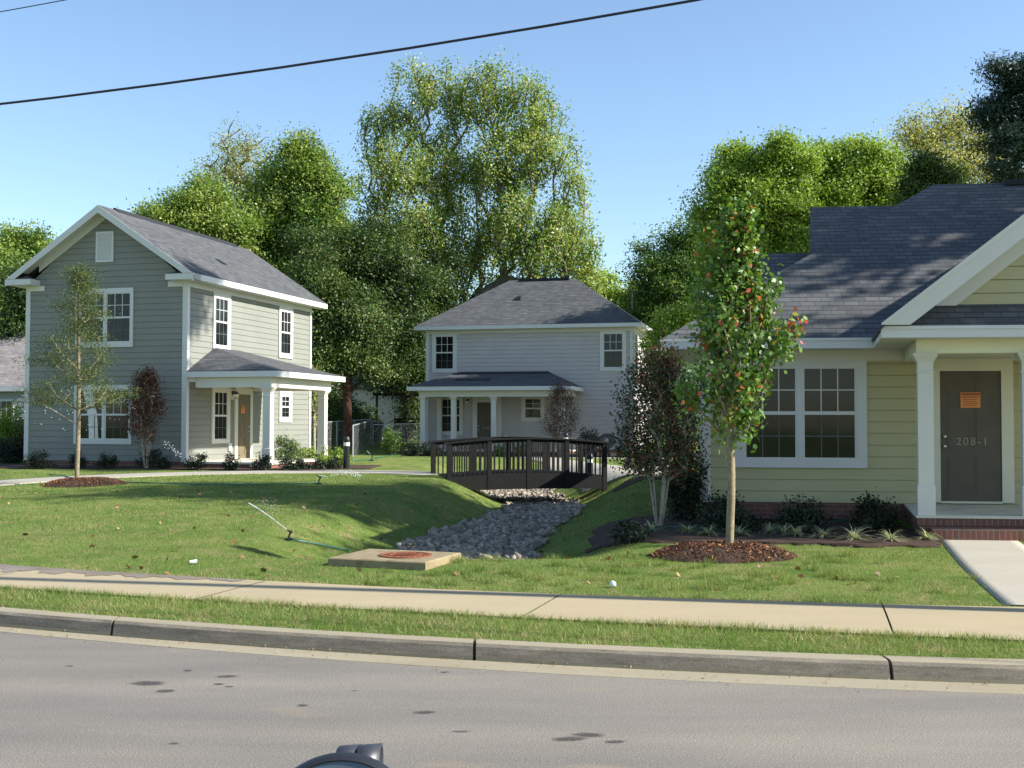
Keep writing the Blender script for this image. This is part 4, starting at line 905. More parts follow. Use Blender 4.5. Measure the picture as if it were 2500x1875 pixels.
# ------------------------------------------------------------ hoses and sprinklers
def hose(pts, lab, r=.011):
    P = [ground_at(*p) for p in pts]; c = [P[0] + Vector((0, 0, 0))]
    for a, b in zip(P[:-1], P[1:]):
        n = max(2, int((b - a).length / .25))
        for k in range(1, n + 1):
            q = a.lerp(b, k / n); q.x += .03 * math.sin(k * 1.3); c.append(Vector((q.x, q.y, hz(q.x, q.y) + r + .018)))
    c[0].z += r + .018; m = MB(); m.tube(c, r, 6); o = m.build('garden_hose', HOSE, smooth=True); return tag(o, lab, 'hose')
hose([(707, 1321), (740, 1328), (780, 1334), (820, 1342), (850, 1348)], 'green hose from the near sprinkler to the concrete slab', .012)
hose([(250, 1176), (330, 1181), (480, 1186), (600, 1187), (700, 1185), (775, 1183)], 'thin green hose lying across the far side of the lawn', .012)
hose([(120, 1161), (150, 1164), (178, 1170)], 'dark hose crossing the pale path behind the young oak', .014)
hose([(1560, 1305), (1640, 1291), (1800, 1289), (1930, 1287), (1990, 1283), (2100, 1270), (2235, 1243)], 'green hose snaking through the mulch bed by the yellow house')
hose([(858, 1127), (905, 1124), (960, 1112), (1000, 1105)], 'dark green hose on the back lawn near the leaning sprinkler', .014)
def sprinkler(x, y, lab, jet, sc=1.):
    z = hz(x, y) + .01; o = empty('sprinkler', (x, y, z), label=lab, cat='sprinkler', group='lawn sprinklers')
    m = MB(); m.box(-.09 * sc, .09 * sc, -.012, .012, 0, .03); m.box(-.012, .012, -.08 * sc, .08 * sc, 0, .03); m.tube([(0, 0, .03), (0.02, 0, .09), (.05 * sc, 0, .16 * sc)], .014, 8); m.build('base', BLACKM, o)
    m = MB(); m.tube([(.05 * sc, 0, .15 * sc), (.05 * sc, 0, .2 * sc)], .022, 8); m.box(.0, .1 * sc, -.012, .012, .2 * sc, .215 * sc); m.tube([(.05 * sc, 0, .19 * sc), (-.03 * sc, 0, .23 * sc)], [.016, .01], 8); m.build('head', BLACKM, o)
    if jet:
        tgt, drops = jet; a = Vector((-.03 * sc, 0, .23 * sc)); b = Vector(tgt) - Vector((x, y, z)); m = MB()
        vs = []
        for k in range(9):
            t = k / 8; q = a.lerp(b, t); q.z += .02 * (b - a).length * 4 * t * (1 - t); vs.append(q)
        m.tube([v + (b - a).normalized() * 0 for v in vs], [.003 + .004 * k / 8 for k in range(9)], 5)
        m.build('water_jet', WATERJ, o)
    return o
def waterjet():
    m, nt, p, o = nodes('water_jet'); t = N(nt, 'ShaderNodeBsdfTransparent'); ms = N(nt, 'ShaderNodeMixShader')
    f = ramp(nt, noise(nt, coords(nt), 18, 3, .7), [(.35, (.35, .35, .35)), (.6, (1, 1, 1))]); p.inputs['Base Color'].default_value = (.85, .9, .95, 1); p.inputs['Roughness'].default_value = .3
    nt.links.new(f, ms.inputs[0]); nt.links.new(t.outputs[0], ms.inputs[1]); nt.links.new(p.outputs[0], ms.inputs[2]); nt.links.new(ms.outputs[0], o.inputs[0]); return m
WATERJ = waterjet()
g0 = ground_at(704, 1321); j0 = at_y(607, 1228, g0.y + .6); sprinkler(g0.x, g0.y, 'near lawn sprinkler throwing a thin water jet to the upper left', (j0, 0), .62)
g1 = ground_at(777, 1183); j1 = at_y(800, 1164, g1.y + .2); sprinkler(g1.x, g1.y, 'far lawn sprinkler spraying to the right near the path', (j1, 0), .8)
g2 = ground_at(906, 1126); j2 = at_y(896, 1101, g2.y); sprinkler(g2.x, g2.y, 'sprinkler on the back lawn left of the footbridge', (j2, 0), 1.0)
def drops(name, lab, fn, n, s0, s1):
    P = np.array([fn() for _ in range(n)]); s = R.uniform(s0, s1, (n, 1)) * np.ones((1, 3))
    v, f = scatter(IV0, IF0, P, s); tag(mk(name, v, f, WATER, uv=False), lab, 'water spray', kind='stuff')
def d1():
    t = R.random() ** .7; q = at_y(800 + 85 * t + R.normal(0, 4), 1164 - 14 * math.sin(t * 2.6) * 1 + 8 * t * t + R.normal(0, 3), g1.y + .3); return tuple(q)
drops('water_spray', 'fine droplets falling right of the far lawn sprinkler', d1, 130, .005, .011)
def d2():
    if R.random() < .45: q = at_y(401 + 40 * R.random() + R.normal(0, 3), 1080 + 28 * R.random(), 30.5); q = at_y(400 + 42 * (k := R.random()) + R.normal(0, 2.5), 1080 + 30 * k + R.normal(0, 4), 30.5)
    else: q = at_y(R.uniform(40, 330), R.uniform(945, 1060), 31.5)
    return tuple(q)
drops('water_spray', 'scattered bright water droplets in front of the grey green gable wall', d2, 110, .005, .012)
def d3(): q = at_y(R.uniform(470, 760), R.uniform(1120, 1225), 27); return tuple(q)
drops('water_spray', 'sparkling droplets over the shaded part of the lawn', d3, 150, .003, .007)
def d4(): q = at_y(R.normal(655, 14), R.normal(1238, 12), 17); return tuple(q)
drops('water_spray', 'small droplet cloud above the near sprinkler jet', d4, 90, .002, .004)

# hose reel cart by the taupe house
def reel():
    c = at_y(1474, 1085, 44.6); z = hz(c.x, 44.6); o = empty('hose_reel', (c.x, 44.6, z), .1, label='wheeled green and grey hose reel cart standing beside the taupe house', cat='hose reel')
    m = MB(); m.tube([(-.45, 0, .42), (-.3, 0, .62), (-.05, 0, .80), (.3, 0, .84), (.6, 0, .72), (.72, 0, .45), (.75, 0, .1)], .03, 8); m.tube([(-.45, .3, .42), (-.3, .3, .62), (-.05, .3, .80), (.3, .3, .84), (.6, .3, .72), (.72, .3, .45), (.75, .3, .1)], .03, 8); m.tube([(.35, 0, .8), (.2, 0, .4), (.25, 0, .02)], .03, 8); m.tube([(.35, .3, .8), (.2, .3, .4), (.25, .3, .02)], .03, 8); m.build('frame', BLACKM, o)
    m = MB(); v, n = [], 20
    pr = [(.12, 0), (.30, .0), (.30, .03), (.14, .04), (.14, .26), (.30, .27), (.30, .30), (.12, .30)]
    for r_, y in pr:
        for k in range(n): a = 2 * math.pi * k / n; v.append((.15 + r_ * math.cos(a), y, .62 + r_ * math.sin(a)))
    m.add(v, [(j * n + i, j * n + (i + 1) % n, (j + 1) * n + (i + 1) % n, (j + 1) * n + i) for j in range(len(pr) - 1) for i in range(n)]); m.build('reel', plain('dark_plastic', (.05, .055, .05), .4, spec=.5), o)
    m = MB()
    for k in range(6): a = [(.15 + (.17 + .012 * k) * math.cos(t / 12 * 6.283), .06 + .035 * k, .62 + (.17 + .012 * k) * math.sin(t / 12 * 6.283)) for t in range(13)]; m.tube(a, .016, 6)
    for q, e in ((.05, .9), (.12, 1.1), (.2, 1.25)): m.tube([(.4, q, .68), (.62, q, .5), (.82 * e, q, .15), (.85 * e, q, -.2), (.8 * e, q + .1, -.42 + .42)], .016, 6)
    m.build('coiled_hose', plain('teal_hose', (.02, .22, .17), .3, spec=.5), o)
    m = MB(); m.lathe((-.42, .0, .16), [(.0, 0)], 4)
    for y in (-.06, .34):
        vv = [(-.42 + .16 * math.cos(2 * math.pi * k / 16), y + dy, .16 + .16 * math.sin(2 * math.pi * k / 16)) for dy in (0, .05) for k in range(16)]
        m.add(vv, [(k, (k + 1) % 16, (k + 1) % 16 + 16, k + 16) for k in range(16)] + [tuple(range(16))[::-1], tuple(range(16, 32))])
    m.build('wheels', BLACKM, o)
reel()
# swing frame and bin in the far garden
sf = empty('swing_frame', (at_y(917, 1031, 61).x, 61, hz(-7, 61)), label='dark timber swing frame in front of the white cottage', cat='garden swing')
m = MB()
for x in (0.0, 1.55): m.box(x, x + .12, 0, .12, 0, 2.55)
m.box(-.15, 2.2, -.02, .14, 2.42, 2.58); m.build('frame', BRIDGE, sf)
m = MB(); m.box(.9, 2.4, .2, .6, .65, .75); m.box(.9, 2.4, .6, .66, .75, 1.25); m.tube([(1.0, .3, .7), (1.0, .1, 2.45)], .012, 4); m.tube([(2.2, .3, .7), (2.1, .1, 2.45)], .012, 4); m.build('seat', BRIDGE, sf)
bn = empty('wheelie_bin', (at_y(919, 1031, 59).x, 59, hz(-7, 59)), label='dark wheeled rubbish bin under the swing frame', cat='bin')
m = MB(); m.loft(0, 0, [(0, .24), (.95, .33)]); m.build('body', plain('bin_plastic', (.035, .035, .03), .5), bn); m = MB(); m.loft(0, 0, [(.95, .36), (1.0, .36), (1.12, .22)]); m.build('lid', plain('bin_lid', (.03, .035, .04), .4), bn)

# ------------------------------------------------------------ overhead cables
def cable(name, P, r, lab):
    m = MB(); m.tube(P, r, 8); tag(m.build(name, CABLE, smooth=True), lab, 'cable', 'overhead utility cables')
def wire_pts(a, b, n=26, sag=1.):
    a, b = Vector(a), Vector(b); return [a.lerp(b, t) - Vector((0, 0, sag * 4 * t * (1 - t))) for t in np.linspace(0, 1, n)]
A_ = at_y(0, 254.3, 11.39); B_ = at_y(1700, 0, 9.55); d_ = (B_ - A_)
def para(A, B, ext0, ext1, c):
    out = []
    for t in np.linspace(-ext0, 1 + ext1, 40): q = A + (B - A) * t; q.z += c * (t * t - t); out.append(q)
    return out
cable('power_cable', para(A_, B_, 3.5, 2.5, .20), .0125, 'thick dark utility cable slanting across the whole sky')
A2 = at_y(0, 29, 16); B2 = at_y(158, 0, 15.6); cable('power_cable', para(A2, B2, 8, 16, .004), .007, 'thin cable cutting the top left corner of the sky')

pl = empty('utility_pole', (10.0, 9.22, .1), label='tall wooden utility pole beyond the right edge, its shadow lying along the sidewalk', cat='utility pole')
m = MB(); m.tube([(0, 0, -.3), (0, 0, 6), (0, 0, 12.6)], [.125, .11, .09], 14); m.build('pole', TRUNKM, pl, smooth=True); m = MB(); m.box(-.05, .05, -.8, .8, 11.4, 11.52); m.build('crossarm', TRUNKM, pl)

# ------------------------------------------------------------ vegetation
def unit(v): return v / (np.linalg.norm(v, axis=-1, keepdims=True) + 1e-9)
LEAFQ = np.array([(-.5, 0, 0), (0, .28, .06), (.5, 0, 0), (0, -.28, .06)]); LEAFN = np.array([(-.5, 0, 0), (0, .12, .03), (.5, 0, 0), (0, -.12, .03)])
LEAF5 = np.array([(-.5, 0, 0), (-.25, .34, .05), (.02, .30, .0), (.12, .50, .05), (.28, .16, .02), (.62, 0, -.06), (.28, -.16, .02), (.12, -.50, .05), (.02, -.30, 0), (-.25, -.34, .05)])
def leaves(P, size, up=.5, out=None, shape=LEAFQ, droop=0.):
    n = len(P); nr = R.normal(size=(n, 3)) + np.array([0, 0, up])
    if out is not None: nr = nr + out
    nr = unit(nr); a = R.normal(size=(n, 3)); a[:, 2] -= droop; a = unit(a - nr * (a * nr).sum(1, keepdims=True)); b = np.cross(nr, a)
    s = size * R.uniform(.65, 1.3, (n, 1)); S_ = shape
    v = P[:, None] + s[:, None] * (S_[None, :, 0:1] * a[:, None] + S_[None, :, 1:2] * b[:, None] + S_[None, :, 2:3] * nr[:, None])
    k = len(S_); return v.reshape(-1, 3), (np.arange(n * k).reshape(n, k))
def skeleton(base, trunk, T, seed, lift=.25, jitter=.05):
    """trunk: list of points; T: crown targets; every target is joined to the nearest lower point of the growing skeleton"""
    r_ = np.random.default_rng(seed); nodes_ = [np.array(base, float)]; par = [-1]
    for p in trunk: nodes_.append(np.array(p, float)); par.append(len(nodes_) - 2)
    tp = np.array(nodes_); dist = np.min(np.linalg.norm(T[:, None] - tp[None], axis=2), 1); tips = []
    for i in np.argsort(dist):
        t = T[i]; A = np.array(nodes_); d = np.linalg.norm(A - t, axis=1); hz_ = np.linalg.norm((A - t)[:, :2], axis=1)
        c = d + 2.5 * np.clip(A[:, 2] - (t[2] - lift * hz_), 0, None); c[0] += 50; k = int(np.argmin(c)); a = nodes_[k]; L_ = np.linalg.norm(t - a); m = max(1, min(4, int(L_ / .8))); cur = k
        for q in range(1, m + 1):
            f = q / m; pnt = a + (t - a) * f; pnt[2] += L_ * .10 * math.sin(math.pi * f) * (1 if q < m else 0)
            if q < m: pnt = pnt + r_.normal(0, jitter * L_, 3)
            nodes_.append(pnt); par.append(cur); cur = len(nodes_) - 1
        tips.append(cur)
    return np.array(nodes_), np.array(par), tips
def limbs(name, nd, par, r0, mat, parent, rmin=.01, ex=2.3, sides=6, smooth=True):
    n = len(nd); w = np.zeros(n); ch = np.bincount(par[1:], minlength=n)
    w[ch == 0] = 1
    for i in range(n - 1, 0, -1): w[par[i]] += w[i]
    rad = r0 * (w / w[0]) ** (1 / ex); rad = np.maximum(rad, rmin * .5)
    V_ = []; F_ = []; k = sides; ang = np.arange(k) * 2 * np.pi / k; b = 0
    for i in range(1, n):
        if rad[i] < rmin and sides > 4 and rad[i] < rmin * .6: pass
        a0, a1 = nd[par[i]], nd[i]; t = a1 - a0; L_ = np.linalg.norm(t)
        if L_ < 1e-4: continue
        t /= L_; x = np.cross(t, (0, 0, 1.)) if abs(t[2]) < .9 else np.cross(t, (1., 0, 0)); x /= np.linalg.norm(x); y = np.cross(t, x); ra = min(rad[par[i]], rad[i] * 1.25); c = np.cos(ang)[:, None] * x + np.sin(ang)[:, None] * y
        V_.append(a0 + c * ra); V_.append(a1 + c * rad[i])
        for j in range(k): F_.append((b + j, b + (j + 1) % k, b + k + (j + 1) % k, b + k + j))
        b += 2 * k
    return mk(name, np.concatenate(V_), np.array(F_), mat, parent, smooth, uv=False), rad
def crown_points(lobes, n, r_, surf=.45):
    w = np.array([l[3] * l[4] * l[5] for l in lobes]) ** .8; idx = r_.choice(len(lobes), n, p=w / w.sum()); out = []
    for i in idx:
        l = lobes[i]; d = unit(r_.normal(size=3)); rho = r_.random() ** surf; out.append((l[0] + d[0] * l[3] * rho, l[1] + d[1] * l[4] * rho, l[2] + d[2] * l[5] * rho))
    return np.array(out)
def tree(name, lab, base, lobes, mat, nclump=140, per=170, leaf=.2, rc=.55, trunk_r=.25, trunk_top=.6, bark=None, seed=1, tint=(0, .8), tint_hi=.05, group=None, shape=LEAFQ, lean=(0, 0), surf=.45, up=.5, twig=None, droop=.2, cat='tree', flat=.7, clear=None, sides=6, outw=.6, rmin=.012, lift=.25, ex=2.3, warp=.7):
    """lobes: (dx, dy, z, rx, ry, rz) relative to the base"""
    r_ = np.random.default_rng(seed); o = empty(name, base, label=lab, cat=cat, group=group)
    T = crown_points(lobes, nclump, r_, surf)
    sz = max(l[3] for l in lobes); q = T / (sz * 1.1); T = T + warp * .55 * np.stack([np.sin(q[:, 1] * 4 + seed) + np.sin(q[:, 2] * 5.3 + 2), np.sin(q[:, 0] * 4.3 + 1) + np.sin(q[:, 2] * 4.7 + seed), np.sin(q[:, 0] * 5 + seed * 2) + .6 * np.sin(q[:, 1] * 5.1)], -1) * sz * .22
    if clear: T = T[T[:, 2] > clear]
    top = max(l[2] + l[5] for l in lobes) * trunk_top; tr = [(lean[0] * t + .12 * math.sin(t * 5 + seed) * trunk_r * 3, lean[1] * t + .1 * math.cos(t * 4 + seed) * trunk_r * 3, top * t) for t in np.linspace(.12, 1, 8)]
    nd, par, tips = skeleton((0, 0, -.1), tr, T, seed, lift=lift)
    limbs('trunk', nd, par, trunk_r, bark or TRUNKM, o, rmin=rmin, sides=sides, ex=ex)
    cen = np.array([[l[0], l[1], l[2]] for l in lobes]).mean(0)
    m = (r_.random(len(T)) * .9 + .55) * per; m = m.astype(int); idx = np.repeat(np.arange(len(T)), m)
    sc = np.array([1, 1, flat]); rcc = rc * r_.uniform(.7, 1.25, (len(T), 1))
    P = T[idx] + r_.normal(0, 1, (len(idx), 3)) * rcc[idx] * sc
    outd = unit(P - cen) * outw
    v, f = leaves(P, leaf, up=up, out=outd, shape=shape, droop=droop)
    ct = r_.uniform(tint[0], tint[1], len(T)); tv = np.clip(ct[idx] + r_.normal(0, .12, len(idx)), 0, tint[1] + .08); hi = r_.random(len(idx)) < tint_hi
    tv[hi] = r_.uniform(.86, 1, hi.sum())
    mk('crown', v, f, mat, o, uv=False, attr=tv); return o
def base_at(px, Y, gz=None):
    x = at_y(px, 1031, Y).x; return (x, Y, hz(x, Y))
K = 1 / (FL * 2500)
def lobes_px(bx, Y, items, gz, dy=1.):
    """crown lobes measured in the photograph: (px, py, half width px, half height px), turned into metres at distance Y"""
    out = []
    for i, (px, py, rw, rh) in enumerate(items):
        p = at_y(px, py, Y); out.append((p.x - bx, (rnd.random() - .5) * rw * K * Y * .8, p.z - gz, rw * K * Y, rw * K * Y * dy, rh * K * Y))
    return out
def T_(name, lab, px, Y, items, mat, dy=.8, **k):
    b = base_at(px, Y); return tree(name, lab, b, lobes_px(b[0], Y, items, b[2], dy), mat, **k)
TG = 'large trees behind the houses'
# the big turning maple: many upright limbs
T_('broadleaf_tree', 'tallest tree with yellow green turning leaves and upright limbs above the taupe house', 1120, 64,
   [(1010, 250, 70, 110), (1100, 235, 80, 95), (1200, 250, 80, 100), (1290, 280, 70, 110), (930, 330, 60, 100), (960, 440, 90, 110), (1080, 420, 110, 130), (1220, 430, 110, 130), (1340, 380, 80, 130), (1390, 480, 50, 120), (1000, 580, 120, 120), (1150, 600, 130, 130), (1300, 590, 130, 120), (1400, 640, 80, 90), (1060, 700, 110, 90), (1440, 690, 60, 50)],
   LF_BIG, nclump=950, per=112, leaf=.165, rc=.33, trunk_r=.38, trunk_top=.30, seed=6, tint=(.2, .82), tint_hi=.05, group=TG, surf=.55, droop=.9, flat=1.25, lift=1.3, ex=2.35, warp=.35, rmin=.02)
T_('broadleaf_tree', 'tree with thinning grey green top rising behind the left house roof', 600, 70,
   [(590, 360, 75, 60), (560, 430, 80, 70), (620, 440, 80, 70), (600, 520, 90, 70), (640, 560, 80, 70)], LF_YEL, nclump=345, per=38, leaf=0.136, rc=0.429, trunk_r=.26, trunk_top=.6, seed=8, tint=(0, .5), group=TG, surf=.7, rmin=.018)
T_('broadleaf_tree', 'full green tree just left of the tallest tree', 700, 60,
   [(730, 360, 50, 50), (720, 420, 85, 80), (760, 480, 95, 90), (660, 520, 90, 90), (790, 580, 90, 90), (700, 620, 120, 90), (640, 660, 90, 90)], LF_MID, nclump=405, per=237, leaf=0.154, rc=0.412, trunk_r=.35, seed=9, tint=(.2, .95), group=TG, tint_hi=.03)
T_('broadleaf_tree', 'lower light green tree peeking over the left house ridge', 480, 58,
   [(420, 520, 70, 55), (490, 500, 75, 60), (540, 560, 90, 70), (400, 580, 80, 60), (470, 600, 120, 70)], LF_MID, nclump=300, per=220, leaf=0.147, rc=0.412, trunk_r=.3, seed=10, tint=(.45, 1), group=TG, tint_hi=.06)
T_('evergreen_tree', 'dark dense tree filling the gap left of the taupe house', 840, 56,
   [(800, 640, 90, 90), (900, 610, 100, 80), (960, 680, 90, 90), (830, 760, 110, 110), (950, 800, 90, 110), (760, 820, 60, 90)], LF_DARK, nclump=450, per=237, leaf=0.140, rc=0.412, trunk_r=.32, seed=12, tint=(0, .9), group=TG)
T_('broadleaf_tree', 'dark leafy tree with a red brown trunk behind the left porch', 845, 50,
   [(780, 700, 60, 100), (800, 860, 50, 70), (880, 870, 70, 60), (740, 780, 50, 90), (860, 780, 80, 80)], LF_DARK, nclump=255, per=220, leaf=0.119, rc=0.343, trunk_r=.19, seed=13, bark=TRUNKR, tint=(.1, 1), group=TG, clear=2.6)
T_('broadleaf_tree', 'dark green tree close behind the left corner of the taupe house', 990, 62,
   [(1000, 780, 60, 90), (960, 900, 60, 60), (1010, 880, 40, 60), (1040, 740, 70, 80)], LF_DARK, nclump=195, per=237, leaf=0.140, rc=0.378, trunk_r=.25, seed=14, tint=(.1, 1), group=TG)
T_('broadleaf_tree', 'yellow green tree behind the right end of the taupe house roof', 1530, 68,
   [(1480, 730, 60, 60), (1560, 740, 60, 60), (1520, 790, 80, 60), (1440, 700, 40, 40)], LF_BRIGHT, nclump=195, per=181, leaf=0.165, rc=0.365, trunk_r=.22, seed=15, tint=(.3, 1), group=TG)
T_('broadleaf_tree', 'blue green dark tree between the taupe house and the young maple', 1640, 56,
   [(1600, 660, 60, 70), (1680, 600, 60, 80), (1650, 720, 90, 90), (1740, 640, 90, 110), (1590, 760, 70, 70), (1700, 800, 90, 70)], LF_MID, nclump=345, per=220, leaf=0.132, rc=0.378, trunk_r=.28, seed=16, tint=(0, .5), group=TG)
T_('broadleaf_tree', 'small round light green tree above the left eave of the yellow house', 1640, 44,
   [(1640, 800, 45, 40), (1680, 790, 45, 45), (1620, 850, 50, 40)], LF_BRIGHT, nclump=135, per=153, leaf=0.105, rc=0.232, trunk_r=.14, seed=17, tint=(.2, .8), group=TG)
T_('broadleaf_tree', 'bright green rounded tree rising behind the yellow house roof', 1850, 46,
   [(1820, 420, 80, 70), (1900, 400, 80, 60), (1780, 500, 80, 80), (1880, 520, 110, 110), (1800, 620, 90, 100), (1950, 600, 90, 100)], LF_BRIGHT, nclump=495, per=210, leaf=0.128, rc=0.298, trunk_r=.3, seed=18, tint=(.1, .8), group=TG)
T_('broadleaf_tree', 'second bright green tree joined to the rounded one behind the ridge', 2080, 47,
   [(2020, 390, 80, 60), (2110, 410, 90, 70), (2180, 440, 70, 60), (2080, 500, 120, 100), (2000, 540, 90, 100)], LF_BRIGHT, nclump=450, per=210, leaf=0.128, rc=0.298, trunk_r=.3, seed=19, tint=(.1, .9), group=TG)
T_('broadleaf_tree', 'small dark tree at the right shoulder of the bright green trees', 2260, 44,
   [(2250, 420, 50, 45), (2290, 450, 50, 40), (2240, 480, 60, 50)], LF_DARK, nclump=120, per=189, leaf=0.105, rc=0.275, trunk_r=.16, seed=20, tint=(.2, .9), group=TG)
T_('broadleaf_tree', 'sparse yellowing tree above the ridge of the yellow house', 2310, 58,
   [(2250, 340, 80, 70), (2330, 310, 80, 70), (2400, 370, 80, 70), (2300, 420, 90, 60), (2420, 430, 80, 50)], LF_YEL, nclump=390, per=51, leaf=0.136, rc=0.429, trunk_r=.22, seed=21, tint=(.3, 1), group=TG, surf=.75, rmin=.016)
T_('pine_tree', 'dark blue green pine at the right edge of the sky', 2500, 42,
   [(2450, 180, 45, 40), (2480, 250, 65, 45), (2430, 290, 40, 30), (2470, 350, 80, 50), (2520, 200, 60, 70), (2540, 330, 90, 90), (2440, 420, 50, 40)], LF_PINE, nclump=225, per=226, leaf=0.177, rc=0.328, trunk_r=.25, seed=22, tint=(0, 1), shape=LEAFN, group=TG, surf=.8, flat=.5)
T_('broadleaf_tree', 'green tree at the far left edge above the grey house', 30, 56,
   [(20, 620, 70, 60), (80, 590, 50, 50), (120, 640, 40, 50), (40, 700, 110, 80), (0, 760, 120, 90)], LF_MID, nclump=345, per=220, leaf=0.140, rc=0.378, trunk_r=.3, seed=23, tint=(.2, 1), group=TG)
T_('broadleaf_tree', 'dark tree directly behind the left corner of the grey green house', 110, 50,
   [(90, 720, 60, 70), (40, 810, 70, 60), (120, 800, 40, 60)], LF_DARK, nclump=180, per=220, leaf=0.125, rc=0.343, trunk_r=.22, seed=24, tint=(.1, .9), group=TG)
# wood closing the horizon
def woods():
    r_ = np.random.default_rng(77); V_ = []; P = []
    for a in np.linspace(-75, 85, 230):
        Y = 80 + r_.uniform(-4, 14); hgt = r_.uniform(6.5, 10)
        for _ in range(9): P.append((a + r_.normal(0, 1.2), Y + r_.normal(0, 1), hz(a, Y) + r_.uniform(.6, hgt)))
    P = np.array(P); idx = np.repeat(np.arange(len(P)), 34); Q = P[idx] + r_.normal(0, .75, (len(idx), 3)); v, f = leaves(Q, .42, up=.5)
    tag(mk('distant_woods', v, f, LF_DARK, uv=False, attr=np.clip(r_.random(len(P))[idx] * .9 + r_.normal(0, .1, len(idx)), 0, 1)), 'dark band of distant woodland closing the gaps behind the houses', 'woods', kind='stuff')
woods()
# trees standing out of frame to the right; their shade falls across the yard and the roofs
OG = 'trees out of frame to the right'
tree('broadleaf_tree', 'oak beyond the right edge nearest the street', (19.5, 13.3, .3), [(0, 0, 13.4, 1.7, 1.6, 1.0), (.4, .3, 11.4, 1.4, 1.2, .9)], LF_MID, nclump=60, per=75, leaf=.30, rc=.45, trunk_r=.3, seed=34, group=OG, surf=.75, warp=.3)
tree('broadleaf_tree', 'tall oak beyond the right edge shading the yellow house', (19.0, 18.2, .4), [(0, 0, 13.2, 2.4, 1.9, 1.2), (-1.5, .6, 15.0, 2.4, 2.2, 1.3), (1.6, -.4, 15.8, 2.4, 2.2, 1.4), (0, .5, 17.4, 2.0, 2.0, 1.2)], LF_MID, nclump=110, per=70, leaf=.30, rc=.5, trunk_r=.35, seed=31, group=OG, surf=.8)
tree('broadleaf_tree', 'second oak beyond the right edge behind the yellow house', (20.5, 20.3, .4), [(0, 0, 8.5, 2.4, 2.6, 2), (-1, 1, 12, 2.4, 2.6, 2), (1, 0, 15, 2.2, 2.4, 2)], LF_MID, nclump=110, per=70, leaf=.30, rc=.55, trunk_r=.35, seed=32, group=OG, surf=.85)
tree('broadleaf_tree', 'slim tall tree beyond the right edge near the back lot', (16.6, 27.2, .4), [(0, 0, 19.2, 1.5, 1.3, 1.3), (.3, 1.5, 22.8, .9, .9, 1.3), (.2, .6, 21, .8, .8, .8)], LF_MID, nclump=46, per=70, leaf=.3, rc=.42, trunk_r=.22, trunk_top=.85, seed=33, group=OG, surf=.75, warp=0)

# young trees and shrubs near the houses
def mound(x, y, rx, ry, h, lab):
    z = hz(x, y); o = empty('mulch_mound', (x, y, z), label=lab, cat='mulch mound', group='mulch mounds under young trees'); n, mr = 48, 14; vs = [(0, 0, h * .75)]; r_ = np.random.default_rng(int(x * 10) % 97 + 3)
    for j in range(1, mr + 1):
        q = j / mr
        for i in range(n):
            a = 2 * math.pi * i / n; k = 1 + .05 * math.sin(3 * a + 1) + .03 * math.sin(7 * a); zz_ = h * (1 - q ** 2.6) * (1 - .25 * (1 - q) ** 2) + r_.normal(0, .008) - (.03 if j == mr else 0)
            X_, Y_ = rx * q * k * math.cos(a), ry * q * k * math.sin(a); vs.append((X_, Y_, zz_ + hz(x + X_, y + Y_) - z))
    fs = [(0, 1 + i, 1 + (i + 1) % n) for i in range(n)] + [(1 + (j - 1) * n + i, 1 + j * n + i, 1 + j * n + (i + 1) % n, 1 + (j - 1) * n + (i + 1) % n) for j in range(1, mr) for i in range(n)]
    mk('mound', vs, fs, MULCH, o, True, uv=False)
    m = 2600; rr = np.sqrt(r_.random(m)); a = r_.random(m) * 6.283; X_, Y_ = rr * rx * np.cos(a), rr * ry * np.sin(a); Z_ = h * (1 - rr ** 2.6) * (1 - .25 * (1 - rr) ** 2) + height(x + X_, y + Y_) - z + .008
    v, f = leaves(np.stack([X_, Y_, Z_], -1), .055, up=1.6, shape=LEAFN); c = mk('wood_chips', v, f, CHIPS, o, uv=False, attr=r_.random(m)); c['kind'] = 'stuff'; return o
mound(2.52, 14.0, .90, .55, .19, 'round reddish bark mulch mound under the young red tinged maple')
mound(-9.45, 25.7, .95, .7, .17, 'dark mulch mound under the slender young oak on the left lawn')
